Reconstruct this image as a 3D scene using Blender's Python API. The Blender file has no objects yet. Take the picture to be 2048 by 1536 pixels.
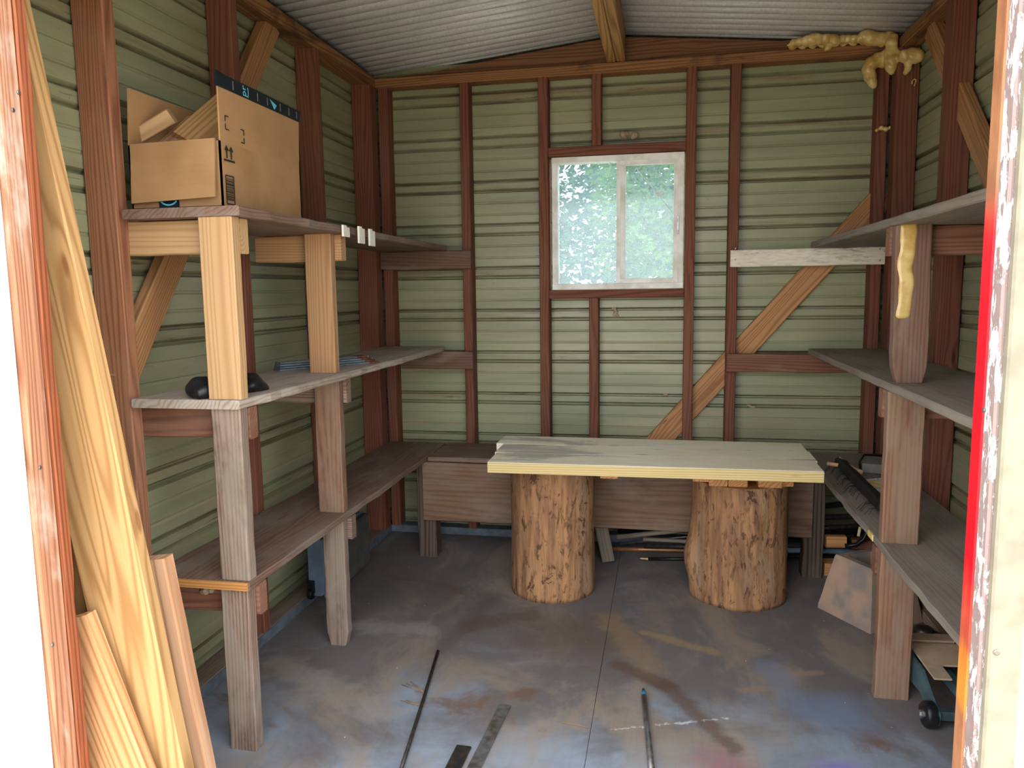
import bpy, bmesh, math, random
from mathutils import Vector, Matrix, noise as mnoise
V = Vector
R = random.Random(7)
scene = bpy.context.scene
COL = scene.collection

# ------------------------------------------------------------------ camera
F = 1540.0
PIT, YAW, ROLL = (math.radians(a) for a in (6.98, 11.27, -0.793))
CAM = V((0, 0, 1.35))
cf = V((-math.sin(YAW)*math.cos(PIT), math.cos(YAW)*math.cos(PIT), -math.sin(PIT)))
r0 = V((math.cos(YAW), math.sin(YAW), 0)); u0 = r0.cross(cf)
cr = r0*math.cos(ROLL) + u0*math.sin(ROLL)
cu = u0*math.cos(ROLL) - r0*math.sin(ROLL)
cd = bpy.data.cameras.new('camera'); cam = bpy.data.objects.new('camera', cd); COL.objects.link(cam)
cd.sensor_fit = 'HORIZONTAL'; cd.sensor_width = 36; cd.lens = F/2048*36; cd.clip_start = .02; cd.clip_end = 300
cam.matrix_world = Matrix(((cr.x, cu.x, -cf.x, CAM.x), (cr.y, cu.y, -cf.y, CAM.y), (cr.z, cu.z, -cf.z, CAM.z), (0, 0, 0, 1)))
scene.camera = cam

def on(ax, v, px, py):
    """photo pixel -> point on the world plane coordinate[ax] == v"""
    d = cf*F + cr*(px-1024) - cu*(py-768)
    return CAM + d*((v-CAM[ax])/d[ax])

# ------------------------------------------------------------------ world, sun, exposure
w = bpy.data.worlds.new('world'); scene.world = w; w.use_nodes = True
bg = w.node_tree.nodes['Background']
bg.inputs[0].default_value = (.91, .95, .99, 1); bg.inputs[1].default_value = 3.4
sd = bpy.data.lights.new('sun', 'SUN'); sun = bpy.data.objects.new('sun', sd); COL.objects.link(sun)
sd.energy = 9; sd.angle = math.radians(1.5); sd.color = (1, .93, .82)
sun.rotation_euler = V((-.75, -.06, -.65)).to_track_quat('-Z', 'Y').to_euler()
sun.location = (6, -2, 8)
vs = scene.view_settings
vs.view_transform = 'Standard'; vs.look = 'None'; vs.gamma = 1; vs.use_curve_mapping = False
vs.exposure = 0.80

# ------------------------------------------------------------------ node helpers / materials
def lin(c):
    if isinstance(c, str): c = [int(c[i:i+2], 16) for i in (0, 2, 4)]
    return tuple(((x/255)/12.92 if x <= 10 else ((x/255+.055)/1.055)**2.4) for x in c) + (1,)

class NT:
    def __init__(s, name):
        s.m = bpy.data.materials.new(name); s.m.use_nodes = True
        s.t = s.m.node_tree; s.b = s.t.nodes['Principled BSDF']
        s.b.inputs['Roughness'].default_value = .75
        s.b.inputs['Specular IOR Level'].default_value = .3
    def n(s, typ, ins=None, **kw):
        x = s.t.nodes.new('ShaderNode'+typ)
        for k, v in kw.items(): setattr(x, k, v)
        for k, v in (ins or {}).items(): s.put(x.inputs[k], v)
        return x
    def put(s, sock, v):
        if isinstance(v, bpy.types.NodeSocket): s.t.links.new(v, sock)
        elif isinstance(v, bpy.types.Node): s.t.links.new(v.outputs[0], sock)
        else: sock.default_value = v
    def math(s, op, a, b=0.0, c=0.0, clamp=False):
        return s.n('Math', {0: a, 1: b, 2: c}, operation=op, use_clamp=clamp).outputs[0]
    def mix(s, f, a, b, mode='MIX'):
        x = s.n('MixRGB', {0: f, 1: a, 2: b}, blend_type=mode); return x.outputs[0]
    def ramp(s, f, lo, hi):
        return s.n('MapRange', {0: f, 1: lo, 2: hi}, interpolation_type='SMOOTHSTEP').outputs[0]
    def coord(s, scale=(1, 1, 1), rnd=True, kind='Object', off=(0, 0, 0)):
        c = s.n('TexCoord').outputs[kind]
        if rnd:
            r = s.math('MULTIPLY', s.n('ObjectInfo').outputs['Random'], 57.0)
            rv = s.n('CombineXYZ', {0: r, 1: r, 2: r})
            c = s.n('VectorMath', {0: c, 1: rv.outputs[0]}, operation='ADD').outputs[0]
        return s.n('Mapping', {0: c, 1: off, 3: scale}).outputs[0]
    def noise(s, vec, scale=1, detail=3, rough=.55, dist=0):
        return s.n('TexNoise', {'Vector': vec, 'Scale': scale, 'Detail': detail, 'Roughness': rough, 'Distortion': dist}).outputs[0]
    def vor(s, vec, scale=1, feature='F1'):
        return s.n('TexVoronoi', {'Vector': vec, 'Scale': scale}, feature=feature).outputs[0]
    def out(s, col=None, rough=None, bump=None, bs=.3, bd=.002, metal=None):
        if col is not None: s.put(s.b.inputs['Base Color'], col)
        if rough is not None: s.put(s.b.inputs['Roughness'], rough)
        if metal is not None: s.put(s.b.inputs['Metallic'], metal)
        if bump is not None:
            bn = s.n('Bump', {'Strength': bs, 'Distance': bd, 'Height': bump}); s.put(s.b.inputs['Normal'], bn.outputs[0])
        return s.m

def wood(name, light, dark, ring=16., lines=90., con=.75, fib=.35, dust=None, dusta=.5, dlo=.42, dhi=.68, knot=.8, knotc=None, rough=.72, var=.25, stain=None, sa=.5, slo=.55, shi=.7, endstain=False):
    s = NT(name); lines = lines*4 if lines < 200 else lines*1.6; ring *= 1.5
    base = s.coord((1, 1, 1))
    xyz = s.n('SeparateXYZ', {0: base})
    f1 = s.noise(s.n('Mapping', {0: base, 3: (.4, 6, 6)}).outputs[0], 1, 2, .5)
    kv = s.n('TexVoronoi', {'Vector': s.n('Mapping', {0: base, 3: (2.2, 8.5, 8.5)}).outputs[0], 'Scale': 1})
    kgate = s.ramp(s.n('SeparateColor', {0: kv.outputs['Color']}).outputs[0], .5, .52)
    kd = s.math('ADD', kv.outputs[0], s.math('MULTIPLY', s.math('SUBTRACT', 1.0, kgate), 2.0))
    kin = s.ramp(kd, .26, .02)
    ph = s.math('ADD', s.math('MULTIPLY', f1, ring*6.28), s.math('MULTIPLY', s.math('ADD', xyz.outputs[1], xyz.outputs[2]), lines))
    ph = s.math('ADD', ph, s.math('MULTIPLY', kin, 6.0*knot))
    g = s.math('MULTIPLY_ADD', s.math('SINE', ph), .5, .5)
    g = s.math('POWER', g, 2.2)
    fb = s.noise(s.n('Mapping', {0: base, 3: (5, 260, 260)}).outputs[0], 1, 3, .6)
    fbm = s.ramp(fb, .35, .75)
    bl = s.noise(s.n('Mapping', {0: base, 3: (3, 9, 9)}).outputs[0], 1, 5, .6, .4)
    gm = s.math('MULTIPLY', g, con)
    c = s.mix(gm, lin(light), lin(dark))
    c = s.mix(s.math('MULTIPLY', fbm, fib), c, lin(dark))
    hv = s.n('HueSaturation', {'Value': s.math('MULTIPLY_ADD', s.n('ObjectInfo').outputs['Random'], var, 1-var/2), 'Color': c}).outputs[0]
    kc = s.math('MULTIPLY', s.ramp(kd, .085, .045), knot, clamp=True)
    c = s.mix(kc, hv, lin(knotc or [int(int(dark[i:i+2], 16)*.55) for i in (0, 2, 4)]))
    if dust and endstain: c = s.mix(s.math('MULTIPLY', s.ramp(bl, dlo, dhi), dusta), c, lin(dust))
    if stain:
        st = s.noise(s.n('Mapping', {0: base, 3: (2.2, 5, 5), 1: (3, 7, 1)}).outputs[0], 1, 6, .65, .6)
        sm = s.math('MULTIPLY', s.ramp(st, slo, shi), sa)
        if endstain:   # grimy towards the start of the plank
            sm = s.math('MULTIPLY', s.ramp(s.math('ADD', st, s.math('MULTIPLY', s.ramp(s.n('SeparateXYZ', {0: s.coord((1, 1, 1), rnd=False)}).outputs[0], .85, .15), .09)), slo, shi), sa)
        c = s.mix(sm, c, lin(stain))
    if dust and not endstain: c = s.mix(s.math('MULTIPLY', s.ramp(bl, dlo, dhi), dusta), c, lin(dust))
    return s.out(c, rough, s.math('ADD', s.math('MULTIPLY', fb, .5), s.math('MULTIPLY', g, -.4)), .35, .0015)

def plain(name, col, rough=.6, metal=0., var=.15, sc=20., col2=None, spec=None):
    s = NT(name)
    nz = s.noise(s.coord((sc, sc, sc)), 1, 4, .6)
    c2 = lin(col2) if col2 else tuple(x*(1-var*2) for x in lin(col)[:3])+(1,)
    c = s.mix(s.ramp(nz, .35, .7), lin(col), c2)
    if spec is not None: s.b.inputs['Specular IOR Level'].default_value = spec
    return s.out(c, rough, nz, .15, .001, metal)

M = {}
M['stud'] = wood('stained_red_stud', '7d4c39', '532a20', ring=10, con=0.7, dust='8a6a55', dusta=.2)
M['studlt'] = wood('brown_stud_rough', '9c6a4c', '6e4230', ring=16, con=.8, dust='9a7a62', dusta=.25)
M['plate'] = wood('amber_top_plate', '92683f', '633d28', ring=11, con=.8, stain='2a1d18', sa=.75, slo=.52, shi=.68)
M['gable'] = wood('stained_gable_board', '825a3c', '553624', ring=8, con=.8, stain='201a1a', sa=.75, slo=.53, shi=.65)
M['beam'] = wood('golden_beam', 'bd9458', '8a5e34', ring=12, con=.85, knot=.4)
M['brace'] = wood('pale_pine_brace', 'b98a5e', '8d5e3a', ring=12, con=.8)
M['newpine'] = wood('new_pine', 'b8956c', '9a7550', ring=10, con=.6, fib=.2, knot=.7, knotc='8a5530', var=.12)
M['newpine2'] = wood('new_pine_knotty', 'b18a64', '8f6642', ring=12, con=.6, fib=.2, knot=1., knotc='96582f', var=.12)
M['goldpine'] = wood('golden_pine_board', 'b58f60', '8a6238', ring=12, lines=60, con=.75, fib=.2, knot=.7, knotc='7c4a2a', var=.1)
M['pinkpine'] = wood('pinkish_pine_board', 'bf9878', '946545', ring=9, con=.75, fib=.25, knot=.4, var=.1)
M['shortpine'] = wood('short_pine_board', 'c8976a', '98663c', ring=5, lines=230, con=.8, fib=.2, knot=.3, var=.1)
M['oldgrey'] = wood('weathered_grey_brown', '8d7768', '5c443a', ring=10, lines=130, con=0.85, dust='94887b', dusta=.55, stain='46342e', sa=.5, dlo=.4, dhi=.6, slo=.52, shi=.66)
M['oldred'] = wood('dusty_red_brown', '76594a', '543a31', ring=8, con=0.6, dust='857568', dusta=.55, stain='4a322c', sa=.5)
M['oldred2'] = wood('worn_red_leg', '82604b', '5c3d31', ring=6, con=0.6, dust='857362', dusta=0.6, stain='5a3a30', sa=0.65, dlo=.38, dhi=.58, slo=.5, shi=.66)
M['bearer'] = wood('red_brown_bearer', '805642', '583626', ring=9, con=0.75, dust='9a8070', dusta=.25)
M['shelfgrey'] = wood('dusty_shelf', '7f746a', '5c5047', ring=6, con=.4, dust='8a8178', dusta=.75, dlo=.35, dhi=.7, stain='5b4638', sa=0.6)
M['shelfred'] = wood('dusty_red_shelf', '7a6153', '573d33', ring=9, con=.6, dust='857b71', dusta=.6, stain='4e3a32', sa=.4)
M['shelfpale'] = wood('pale_dusty_shelf', 'a3968a', '756253', ring=8, con=.6, dust='b5aca2', dusta=.7, dlo=.35, dhi=.7, stain='5b4638', sa=.7)
M['benchply'] = wood('old_bench_board', '7c604b', '5c4333', ring=5, lines=60, con=.6, dust='7d7064', dusta=.55, stain='4b2f24', sa=.7)
M['darkleg'] = wood('dark_weathered_leg', '5c4c40', '2c221e', ring=6, lines=240, con=.95, dust='6e6053', dusta=.3)
M['treated'] = wood('treated_plank', 'e6dcc0', 'cbbd9a', ring=6, con=.35, fib=.25, knot=.8, knotc='6a5a4a', dust='efe9d8', dusta=0.6, dlo=.35, dhi=.65, stain='62626e', sa=.5, slo=.55, shi=.66, var=.06, rough=.5, endstain=True)
M['treatededge'] = wood('treated_plank_edge', 'c9b482', '9f8448', ring=3, lines=420, con=.6, fib=.2, knot=.3, var=.06)
M['shim'] = wood('orange_shim', 'c4905e', '99633a', ring=10, con=.7, var=.15)
M['jambL'] = wood('bare_jamb_wood', 'b07e60', '7a4d38', ring=13, lines=60, con=.8, fib=0.5, dust='d9cdc2', dusta=.5, dlo=.52, dhi=.7)
M['stopL'] = wood('orange_stained_strip', '955434', '62301f', ring=6, lines=160, con=.8, fib=.3)
M['jambR'] = wood('jamb_orange_wood', 'cf8f66', 'b0714a', ring=6, lines=60, con=.6)
M['endgrain'] = wood('saw_cut_end', 'c98f55', '9d672f', ring=6, lines=420, con=.8, knot=0)
M['sill'] = wood('dusty_sill', '8d7666', '6b5547', ring=6, con=.5, dust='95897c', dusta=.6)
M['blue'] = plain('blue_grey_paint', '65707b', .6, 0, .2, 14, '50565c')
M['handle'] = wood('old_handle', '85796a', '5c5044', ring=6, con=.5)
M['black'] = plain('black_plastic', '1c1c1e', .35, 0, .3, 30)
M['darkmetal'] = plain('dark_metal', '3a3c3e', .4, .7, .3, 40, '5a4a40')
M['steel'] = plain('worn_steel', 'a3a6ab', .35, .85, .15, 30, '7a6f68')
M['galv'] = plain('galvanised', '9fb0bd', .35, .7, .15, 25, '7c8a96')
M['rust'] = plain('rust', '7a4a38', .8, .2, .3, 40)
M['copper'] = plain('copper_pipe', 'b0764e', .4, .5, .2, 30, '8a6a50')
M['white'] = plain('white_plastic', 'e6e2d8', .5, 0, .05, 30)
M['winframe'] = plain('grimy_white_frame', 'f4f4f2', .5, 0, .1, 9, 'd6d2c8')
M['casing'] = plain('blue_grey_case', '6d7e92', .45, 0, .1, 12, '5c6a7a')
M['cased'] = plain('dark_case_side', '3f4144', .6, 0, .15, 12, '57524c')
M['concrete'] = plain('dusty_concrete', 'a08470', .9, 0, .15, 9, '77706a')
M['teal'] = plain('teal_jack_paint', '4b646e', .45, .2, .2, 22, '3c474c')
M['dustyplate'] = plain('dusty_steel_plate', 'b39a82', .85, .1, .1, 20)
M['red'] = plain('red_paint', 'd81226', .4, 0, .1, 10)
M['orange'] = plain('orange_paint', 'd9822a', .6)
M['print'] = plain('black_print', '22201f', .7, 0, .05, 30)
M['tape'] = plain('black_tape', '16222a', .3, 0, .1, 30)
M['cyan'] = plain('cyan_print', '62b8d2', .5, 0, .05, 30)
M['extwhite'] = plain('white_exterior_paint', 'efece6', .6, 0, .04, 12)
M['extbeige'] = plain('beige_exterior_trim', '8d8776', .7, 0, .08, 18, '7c7667')
M['greycloth'] = plain('grey_dusty_box', '7d7870', .8, 0, .1, 20)
M['wire'] = plain('black_bristle', '171615', .6)
M['yellowpaint'] = plain('yellow_paint', 'c9ab4a', .6, 0, .1, 30, 'd8cfae')
M['traywhite'] = plain('paint_spattered_white', 'c9cdd2', .5, 0, .12, 60, '8d9298')
M['needle'] = plain('dry_pine_needle', '9a7a52', .8)
M['clay'] = plain('tan_mud', 'b09a80', .95, 0, .2, 60)
M['soil'] = plain('pale_gravel', 'b4aa9a', .95, 0, .15, .8, '9c9684')

def mk_foam():
    s = NT('spray_foam'); nz = s.noise(s.coord((18, 18, 18)), 1, 3)
    c = s.mix(s.ramp(nz, .35, .65), lin('d6bd7e'), lin('b8934e'))
    s.b.inputs['Specular IOR Level'].default_value = .6
    return s.out(c, .32, nz, .2, .004)
M['foam'] = mk_foam()

def mk_siding():
    s = NT('green_siding'); o = s.coord((1, 1, 1), rnd=False)
    z = s.n('SeparateXYZ', {0: o}).outputs[2]
    a = s.noise(s.n('Mapping', {0: o, 3: (1.2, 1.2, 9)}).outputs[0], 1, 5, .6)
    b = s.noise(s.n('Mapping', {0: o, 3: (5, 5, 70)}).outputs[0], 1, 4, .7)
    f = s.noise(o, 70, 3)
    c = s.mix(s.ramp(a, .3, .7), lin('999b7b'), lin('868a6c'))
    # dust and rust caught in the ribs, which repeat every 0.2272 m
    t = s.math('FRACT', s.math('DIVIDE', s.math('ADD', z, 9*.2272-2.352+.1136), .2272))
    rib = s.ramp(s.math('ABSOLUTE', s.math('SUBTRACT', t, .5)), .20, .10)
    st = s.ramp(s.noise(s.n('Mapping', {0: o, 3: (1.6, 1.6, 30)}).outputs[0], 1, 5, .65), .45, .68)
    c = s.mix(s.math('MULTIPLY', s.math('MULTIPLY', rib, st), .8), c, lin('7f6a50'))
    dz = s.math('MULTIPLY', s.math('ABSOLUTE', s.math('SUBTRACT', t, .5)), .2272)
    gv = s.ramp(s.math('ABSOLUTE', s.math('SUBTRACT', dz, .025)), .009, .003)  # separate mask: a darker line along each rib groove
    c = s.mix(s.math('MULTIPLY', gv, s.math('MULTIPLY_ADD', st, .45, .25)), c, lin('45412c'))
    low = s.ramp(z, 1.7, .2)
    d = s.math('MULTIPLY', s.ramp(s.noise(s.n('Mapping', {0: o, 1: (3, 3, 3), 3: (.9, .9, 20)}).outputs[0], 1, 4, .6), .5, .7), s.math('MULTIPLY_ADD', low, .5, .12))
    c = s.mix(d, c, lin('a58c70'))
    c = s.mix(s.math('MULTIPLY', s.math('MULTIPLY', s.ramp(b, .58, .72), s.math('MULTIPLY_ADD', rib, .8, .2)), .75), c, lin('3c3426'))
    sp = s.ramp(s.vor(o, 22), .075, .05)
    c = s.mix(s.math('MULTIPLY', sp, .35), c, lin('3a382c'))
    s.b.inputs['Specular IOR Level'].default_value = .5
    return s.out(c, s.math('MULTIPLY_ADD', a, .25, .25), f, .14, .002)
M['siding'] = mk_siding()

def mk_roof():
    s = NT('galvanised_roof'); o = s.coord((1, 1, 1), rnd=False)
    a = s.noise(s.n('Mapping', {0: o, 3: (2, 9, 2)}).outputs[0], 1, 5, .6); f = s.noise(o, 90, 2)
    c = s.mix(s.ramp(a, .3, .7), lin('ececec'), lin('d6d6d6'))
    c = s.mix(s.math('MULTIPLY', s.ramp(f, .45, .65), .2), c, lin('8a8a88'))
    return s.out(c, .36, f, .1, .001, .35)
M['roof'] = mk_roof()

def mk_floor():
    s = NT('painted_plywood_floor'); o = s.coord((1, 1, 1), rnd=False)
    xyz = s.n('SeparateXYZ', {0: o}); y = xyz.outputs[1]; x = xyz.outputs[0]
    g = s.noise(s.n('Mapping', {0: o, 3: (60, 3, 1)}).outputs[0], 1, 4, .6)
    n1 = s.noise(o, 1.7, 6, .62, .5); n2 = s.noise(s.n('Mapping', {0: o, 1: (5, 2, 0), 3: (2.6, 1.6, 1)}).outputs[0], 1, 6, .65, .7)
    n3 = s.noise(o, 7, 5, .6)
    c = s.mix(s.ramp(n3, .3, .75), lin('87919f'), lin('767d89'))
    # trodden-in dirt: heavier towards the back
    dirt = s.ramp(s.math('ADD', n1, s.math('MULTIPLY', s.ramp(y, 1.7, 3.1), .36)), .50, .74)
    c = s.mix(s.math('MULTIPLY', dirt, .8), c, lin('5f534c'))
    tan = s.math('MULTIPLY', s.ramp(n2, .46, .64), .7)
    c = s.mix(tan, c, lin('8f8070'))
    br = s.math('MULTIPLY', s.ramp(s.noise(s.n('Mapping', {0: o, 1: (1.3, 8, 0), 3: (2.2, 3.2, 1)}).outputs[0], 1, 6, .6, 1.0), .57, .68), .75)
    c = s.mix(br, c, lin('6a4f3e'))
    # spilled paint, front right
    def blob(cx, cy, r, col, am, sc):
        nonlocal c
        dx = s.math('SUBTRACT', x, cx); dy = s.math('SUBTRACT', y, cy)
        d = s.math('SQRT', s.math('ADD', s.math('MULTIPLY', dx, dx), s.math('MULTIPLY', dy, dy)))
        m = s.ramp(s.math('ADD', d, s.math('MULTIPLY', s.noise(o, sc, 5, .6), r*1.2)), r*1.6, r*.7)
        c = s.mix(s.math('MULTIPLY', m, am), c, lin(col))
    blob(.50, 2.12, .12, '7d6bb0', .75, 9); blob(.18, 2.1, .14, '8d4a58', .55, 8); blob(.33, 2.05, .1, '9a5a68', .5, 7)
    blob(-1.15, 3.2, .5, '4a4743', .6, 4); blob(.55, 2.45, .2, '6f819c', .6, 6)  # dark grey patch along the left bench, then a blue one front right
    blob(-.3, 2.85, .35, '5e4638', .5, 5)
    def streak(a, b, wd, col, am, rag=.8, sc=14):
        nonlocal c
        p0, p1 = on(2, 0, *a), on(2, 0, *b); d = p1-p0; L2 = d.length_squared
        px_ = s.math('SUBTRACT', x, p0.x); py_ = s.math('SUBTRACT', y, p0.y)
        t = s.math('DIVIDE', s.math('ADD', s.math('MULTIPLY', px_, d.x), s.math('MULTIPLY', py_, d.y)), L2, clamp=True)
        ex = s.math('SUBTRACT', px_, s.math('MULTIPLY', t, d.x)); ey = s.math('SUBTRACT', py_, s.math('MULTIPLY', t, d.y))
        ds = s.math('SQRT', s.math('ADD', s.math('MULTIPLY', ex, ex), s.math('MULTIPLY', ey, ey)))
        m = s.ramp(s.math('ADD', ds, s.math('MULTIPLY', s.math('SUBTRACT', s.noise(o, sc, 5, .65), .4), wd*rag*2)), wd, wd*.35)
        c = s.mix(s.math('MULTIPLY', m, am), c, lin(col))
    streak((1215, 1235), (1300, 1330), .11, '8a7458', .55); streak((1290, 1265), (1430, 1305), .045, '96805f', .6)
    streak((1235, 1330), (1330, 1370), .07, '59402f', .7); streak((1330, 1370), (1470, 1500), .055, '5b463a', .7)
    streak((940, 1250), (1060, 1230), .10, '55433a', .6); streak((880, 1300), (980, 1200), .07, '5a4a42', .5)
    streak((690, 1250), (850, 1260), .10, '8d8a88', .5); streak((560, 1330), (760, 1420), .12, '968a7e', .5)
    streak((1480, 1380), (1560, 1375), .03, '8d7764', .8); streak((1560, 1350), (1640, 1345), .03, '8f7a68', .7)
    streak((1225, 1459), (1462, 1436), .012, 'd5d8de', .55, 2.6, 40); streak((1540, 1330), (1600, 1420), .10, '6a7a94', .5)
    # pale scrapes
    sc = s.ramp(s.noise(s.n('Mapping', {0: o, 2: (0, 0, .5), 3: (3, 40, 1)}).outputs[0], 1, 3, .6), .71, .76)
    c = s.mix(s.math('MULTIPLY', s.math('MULTIPLY', sc, s.ramp(n1, .5, .6)), .7), c, lin('c4c6cc'))
    spk = s.ramp(s.vor(o, 26), .07, .05)
    c = s.mix(s.math('MULTIPLY', spk, s.ramp(n3, .55, .65)), c, lin('d8d4cc'))
    c = s.mix(s.math('MULTIPLY', s.ramp(g, .5, .75), .12), c, lin('4a4642'))
    s.b.inputs['Specular IOR Level'].default_value = .4
    return s.out(c, s.math('MULTIPLY_ADD', dirt, .35, .42), s.math('ADD', g, n3), .12, .001)
M['floor'] = mk_floor()

def mk_log():
    s = NT('peeled_log'); o = s.coord((1, 1, 1))
    def nz(sc, off=(0, 0, 0), det=5, ro=.6, di=.3): return s.noise(s.n('Mapping', {0: o, 1: off, 3: sc}).outputs[0], 1, det, ro, di)
    st = nz((30, 30, 2.6), det=6, ro=.68); bl = nz((4, 4, 1.8)); gy = nz((5, 5, 2.2), (4, 4, 4))
    p1 = nz((60, 60, 16), (1, 2, 3), 4); p2 = nz((34, 34, 12), (8, 1, 2), 4, .65, .8); pa = nz((10, 10, 7), (9, 3, 2), 6, .7, .6)
    c = s.mix(s.ramp(st, .32, .66), lin('ad8158'), lin('74533b'))
    c = s.mix(s.math('MULTIPLY', s.ramp(bl, .45, .68), .6), c, lin('75543c'))
    c = s.mix(s.math('MULTIPLY', s.ramp(gy, .52, .7), .5), c, lin('9c8d78'))
    c = s.mix(s.math('MULTIPLY', s.ramp(p1, .56, .66), .65), c, lin('553b28'))
    c = s.mix(s.math('MULTIPLY', s.ramp(p2, .56, .66), .85), c, lin('45301f'))
    c = s.mix(s.math('MULTIPLY', s.ramp(pa, .60, .63), .9), c, lin('4a2a20'))
    return s.out(c, .8, s.math('SUBTRACT', st, s.math('MULTIPLY', p2, .8)), .6, .006)
M['log'] = mk_log()

def mk_card():
    s = NT('cardboard'); o = s.coord((1, 1, 1))
    a = s.noise(o, 5, 4); b = s.noise(s.n('Mapping', {0: o, 3: (4, 160, 160)}).outputs[0], 1, 2)
    c = s.mix(s.ramp(a, .35, .7), lin('a5805a'), lin('94714b'))
    c = s.mix(s.math('MULTIPLY', s.ramp(b, .4, .7), .12), c, lin('8c6842'))
    return s.out(c, .8, b, .1, .0005)
M['card'] = mk_card()

def mk_whiteboard():
    s = NT('peeling_white_board'); o = s.coord((1, 1, 1))
    a = s.noise(s.n('Mapping', {0: o, 3: (6, 26, 26)}).outputs[0], 1, 6, .7, .8)
    b = s.noise(s.n('Mapping', {0: o, 3: (20, 120, 120)}).outputs[0], 1, 3)
    c = s.mix(s.ramp(b, .3, .7), lin('ece4d4'), lin('dad0be'))
    xx = s.ramp(s.n('SeparateXYZ', {0: s.coord((1, 1, 1), rnd=False)}).outputs[0], .3, .72)
    c = s.mix(s.math('MULTIPLY', s.ramp(a, .5, .6), s.math('MULTIPLY_ADD', xx, .5, .2)), c, lin('7d6f60'))
    c = s.mix(s.math('MULTIPLY', s.ramp(a, .62, .66), .6), c, lin('55463a'))
    return s.out(c, .75, a, .4, .002)
M['whiteboard'] = mk_whiteboard()

def mk_redjamb():
    # local x = height: bare orange wood, sprayed red from 1.0 m upward on, fading out again; orange drips low down
    s = NT('sprayed_red_strip'); o = s.coord((1, 1, 1), rnd=False)
    h = s.n('SeparateXYZ', {0: o}).outputs[0]
    n = s.noise(s.n('Mapping', {0: o, 3: (9, 30, 30)}).outputs[0], 1, 4)
    hh = s.math('ADD', h, s.math('MULTIPLY_ADD', n, .12, -.06))
    m = s.math('MULTIPLY', s.ramp(hh, RED0-.16, RED0+.06), s.ramp(hh, RED1+.05, RED1-.05))
    c = s.mix(s.ramp(n, .35, .7), lin('a87452'), lin('8a583c'))
    og = s.math('MULTIPLY', s.ramp(hh, RED0-.06, RED0-.10), s.ramp(hh, RED0-.22, RED0-.18))
    c = s.mix(s.math('MULTIPLY', og, .8), c, lin('d8862e'))
    c = s.mix(m, c, lin('c80c20'))
    return s.out(c, .42, n, .15, .001)
RED1 = on(1, 1.37, 1975, 420).z; RED0 = on(1, 1.37, 1930, 1180).z
M['redjamb'] = mk_redjamb()

def mk_mauve():
    s = NT('flaking_mauve_jamb'); o = s.coord((1, 1, 1), rnd=False)
    h = s.n('SeparateXYZ', {0: o}).outputs[0]
    n = s.noise(s.n('Mapping', {0: o, 3: (14, 40, 40)}).outputs[0], 1, 6, .7, .3)
    c = s.mix(s.ramp(n, .3, .7), lin('95827f'), lin('82706c'))
    m = s.ramp(s.math('ADD', n, s.math('MULTIPLY', s.ramp(h, .4, 1.2), .08)), .575, .61)
    c = s.mix(m, c, lin('c9c8cc'))
    return s.out(c, .6, m, .3, .001)
M['mauve'] = mk_mauve()

def mk_pane():
    s = NT('dirty_glass'); o = s.coord((1, 1, 1))
    sp = s.noise(o, 95, 4, .7); st = s.noise(s.n('Mapping', {0: o, 2: (0, .5, 0), 3: (60, 60, 14)}).outputs[0], 1, 4, .7); bl = s.noise(o, 4, 4, .6)
    d = s.math('ADD', s.math('MULTIPLY', s.ramp(sp, .5, .66), .42), s.math('MULTIPLY', s.ramp(st, .5, .68), .3))
    d = s.math('ADD', d, s.math('MULTIPLY_ADD', bl, .22, .07), clamp=True)
    tr = s.n('BsdfTransparent', {0: (.82, .90, .92, 1)})
    df = s.n('BsdfTranslucent', {0: (.22, .29, .33, 1)})
    mx = s.n('MixShader', {0: d, 1: tr.outputs[0], 2: df.outputs[0]})
    gl = s.n('BsdfGlossy', {0: (1, 1, 1, 1), 1: .12})
    m2 = s.n('MixShader', {0: .04, 1: mx.outputs[0], 2: gl.outputs[0]})
    s.put(s.t.nodes['Material Output'].inputs[0], m2.outputs[0]); return s.m
M['pane'] = mk_pane()

def mk_leaf(name, c1, c2):
    s = NT(name); n = s.noise(s.coord((1, 1, 1), rnd=False), 3, 3)
    c = s.mix(s.ramp(n, .35, .65), lin(c1), lin(c2))
    df = s.n('BsdfDiffuse', {0: c}); tl = s.n('BsdfTranslucent', {0: c})
    mx = s.n('MixShader', {0: .45, 1: df.outputs[0], 2: tl.outputs[0]})
    s.put(s.t.nodes['Material Output'].inputs[0], mx.outputs[0]); return s.m
M['leaf1'] = mk_leaf('fresh_leaves', '6f9048', '557a3c'); M['leaf2'] = mk_leaf('shade_leaves', '4d7050', '3b5a46')
M['paper'] = mk_leaf('thin_paper', 'e8ecec', 'dfe4e4')
M['bark'] = plain('bark', '6a5a4a', .9)

# ------------------------------------------------------------------ object helpers
WM = {}
def tag(o, label, cat, group=None):
    o['label'] = label; o['category'] = cat
    if group: o['group'] = group
    return o
def link(o, M4, parent=None):
    COL.objects.link(o); o.matrix_basis = M4; WM[o.name] = M4
    if parent:
        o.parent = parent; o.matrix_parent_inverse = WM[parent.name].inverted()
    return o
def thing(name, loc, label=None, cat=None, group=None, structure=False):
    o = bpy.data.objects.new(name, None); o.empty_display_size = .1
    link(o, Matrix.Translation(V(loc)))
    if structure: o['kind'] = 'structure'
    if label: tag(o, label, cat, group)
    return o
def obj(name, me, mat, parent=None, M4=None, smooth=False):
    if mat is not None:
        for m_ in (mat if isinstance(mat, (list, tuple)) else [mat]): me.materials.append(m_)
    if smooth:
        for p in me.polygons: p.use_smooth = True
    return link(bpy.data.objects.new(name, me), M4 or Matrix.Identity(4), parent)
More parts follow.
